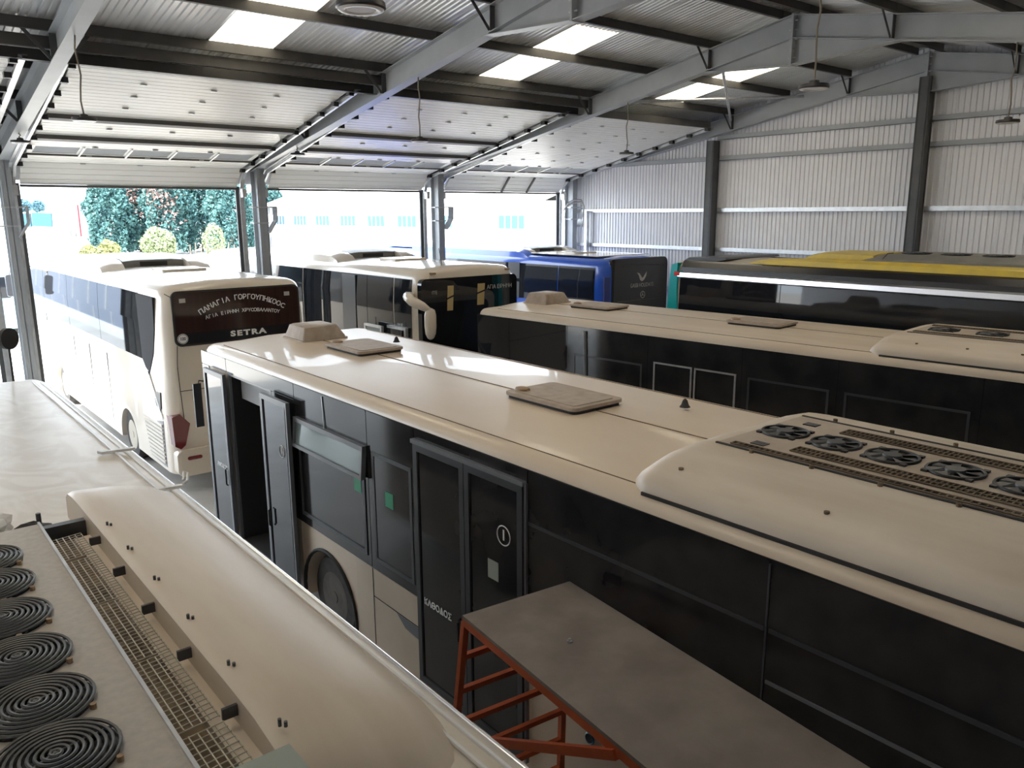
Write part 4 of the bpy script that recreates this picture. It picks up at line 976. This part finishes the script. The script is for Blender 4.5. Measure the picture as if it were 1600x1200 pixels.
for i in range(9):
    u = 305+i*8.5; x, y, _ = far(u, 86.5+.2*i); M_ = M().cyl((0, 0, -.05), (.03, 0, 1.5+.2*math.sin(i*2)), .06, 6).build('fence_post', 'bark', None, None, (x, y, 0)); tag(M_, 'bare wooden post in the row before the conifers', 'post', 'bare posts before the conifers')
for i, u in enumerate((38, 58, 80)):
    shrub('far_tree', ('largest bluish tree on the distant rise', 'middle bluish tree on the distant rise', 'smallest bluish tree on the distant rise')[i], u, 186+6*i, 1.6-.15*i, 'leaf_far', 20+i, 700, .4, 'distant trees on the rise', 5.6)
tr = M(); x, y, _ = far(65, 128); hillo = M(); 
rise = M(); x1, y1, _ = far(-60, 118); x2, y2, _ = far(120, 118); x3, y3, _ = far(150, 240); x4, y4, _ = far(-120, 240)
rise.add([(x1, y1, -.1), (x2, y2, -.1), (x3, y3, -.1), (x4, y4, -.1), (x1, y1, 2.9), (x2, y2, 2.7), (x3, y3, 6), (x4, y4, 6)], [(3, 2, 1, 0), (4, 5, 6, 7), (0, 1, 5, 4), (1, 2, 6, 5), (2, 3, 7, 6), (3, 0, 4, 7)])
structure(rise.build('terrace', 'dry_grass'))
for u0, u1, l in ((24, 66, 'dark blue screen on the pale terrace, end nearest the door column'), (68, 98, 'dark blue screen on the pale terrace, end nearest the grey shed')):
    a, b_ = Vector(far(u0, 121)), Vector(far(u1, 121)); o = M().bar((a.x, a.y, 4.1), (b_.x, b_.y, 3.95), .3, 2.0).build('screen', 'container_blue'); tag(o, l, 'screen', 'blue screens on the terrace')
sh = thing('shed', 'grey blue gabled shed beside the dark conifers', 'building', far(156, 126), R(-8))
M().box(-1.9, 2.2, 0, 6, -.05, 6.6).build('wall', 'far_grey', sh); M().box(-2.0, 2.3, -.1, 6.1, 6.6, 6.75).build('roof', 'far_grey', sh); M().box(-1.55, -1.4, -.05, .02, 1, 6.2).build('door_edge', 'red_lens', sh)
a, b_ = Vector(far(24, 100)), Vector(far(165, 100)); o = M().bar((a.x, a.y, 1.0), (b_.x, b_.y, 1.0), .4, 2.1).build('retaining_wall', 'building_wall'); tag(o, 'low pale concrete retaining wall across the yard', 'wall')
# parked van outside, left of the white coach
vn = thing('van', 'pale teal van parked outside beyond the white coach', 'van', (3.0, 36.0, 0), 0)
vb = M().loft([[(px, y, z) for px, z in rrect(.0, 1.9, .35, h, .2)] for y, h in ((0, 2.3), (.1, 2.6), (3.4, 2.6), (4.1, 1.7), (5.0, 1.4))]); vo = vb.build('body', 'van_paint', vn, 40)
M().prism(rrect(.2, 1.7, 1.55, 2.35, .08), 'y', -.03, .05).build('rear_window', 'glass', vn)
for y in (.9, 4.1): wheel(vn, .05, y, -1, .34, .2); wheel(vn, 1.85, y, 1, .34, .2)

# sheet fence added out of view, to darken what the white coach's glass mirrors
fc = thing('added_fence', 'added grey sheet fence out of view, mirrored in the coach glass', 'fence', (-.6, 26, 0))
M().box(0, .25, 0, 60, -.03, .35).build('plinth', 'building_wall', fc)
for i in range(20): M().box(.08, .14, i*3+.05, i*3+2.95, .35, 2.7).build('fence_panel', 'far_grey', fc); M().box(.05, .17, i*3-.06, i*3+.04, .35, 2.8).build('fence_post', 'galv', fc)
cb = thing('cable_bundle', 'tangled pale cables looped over the bracket in the end wall corner', 'cables', (XG-.16, YE-.3, 4.85))
for i in range(5):
    r_ = random.Random(40+i); pts = [(-.45+.02*i, .1, -.1-.25*i*r_.random()), (-.25, .0, .0+.03*i), (-.05, -.05, .10+.03*i), (.06, -.28, .12+.02*i), (.05+.01*i, -.38, .0), (.05, -.36, -.25-.1*i)]
    M().tube(pts, .012, 6).build('cable', ('plastic_film', 'cable', 'galv', 'plastic_film', 'cable')[i], cb, 60)
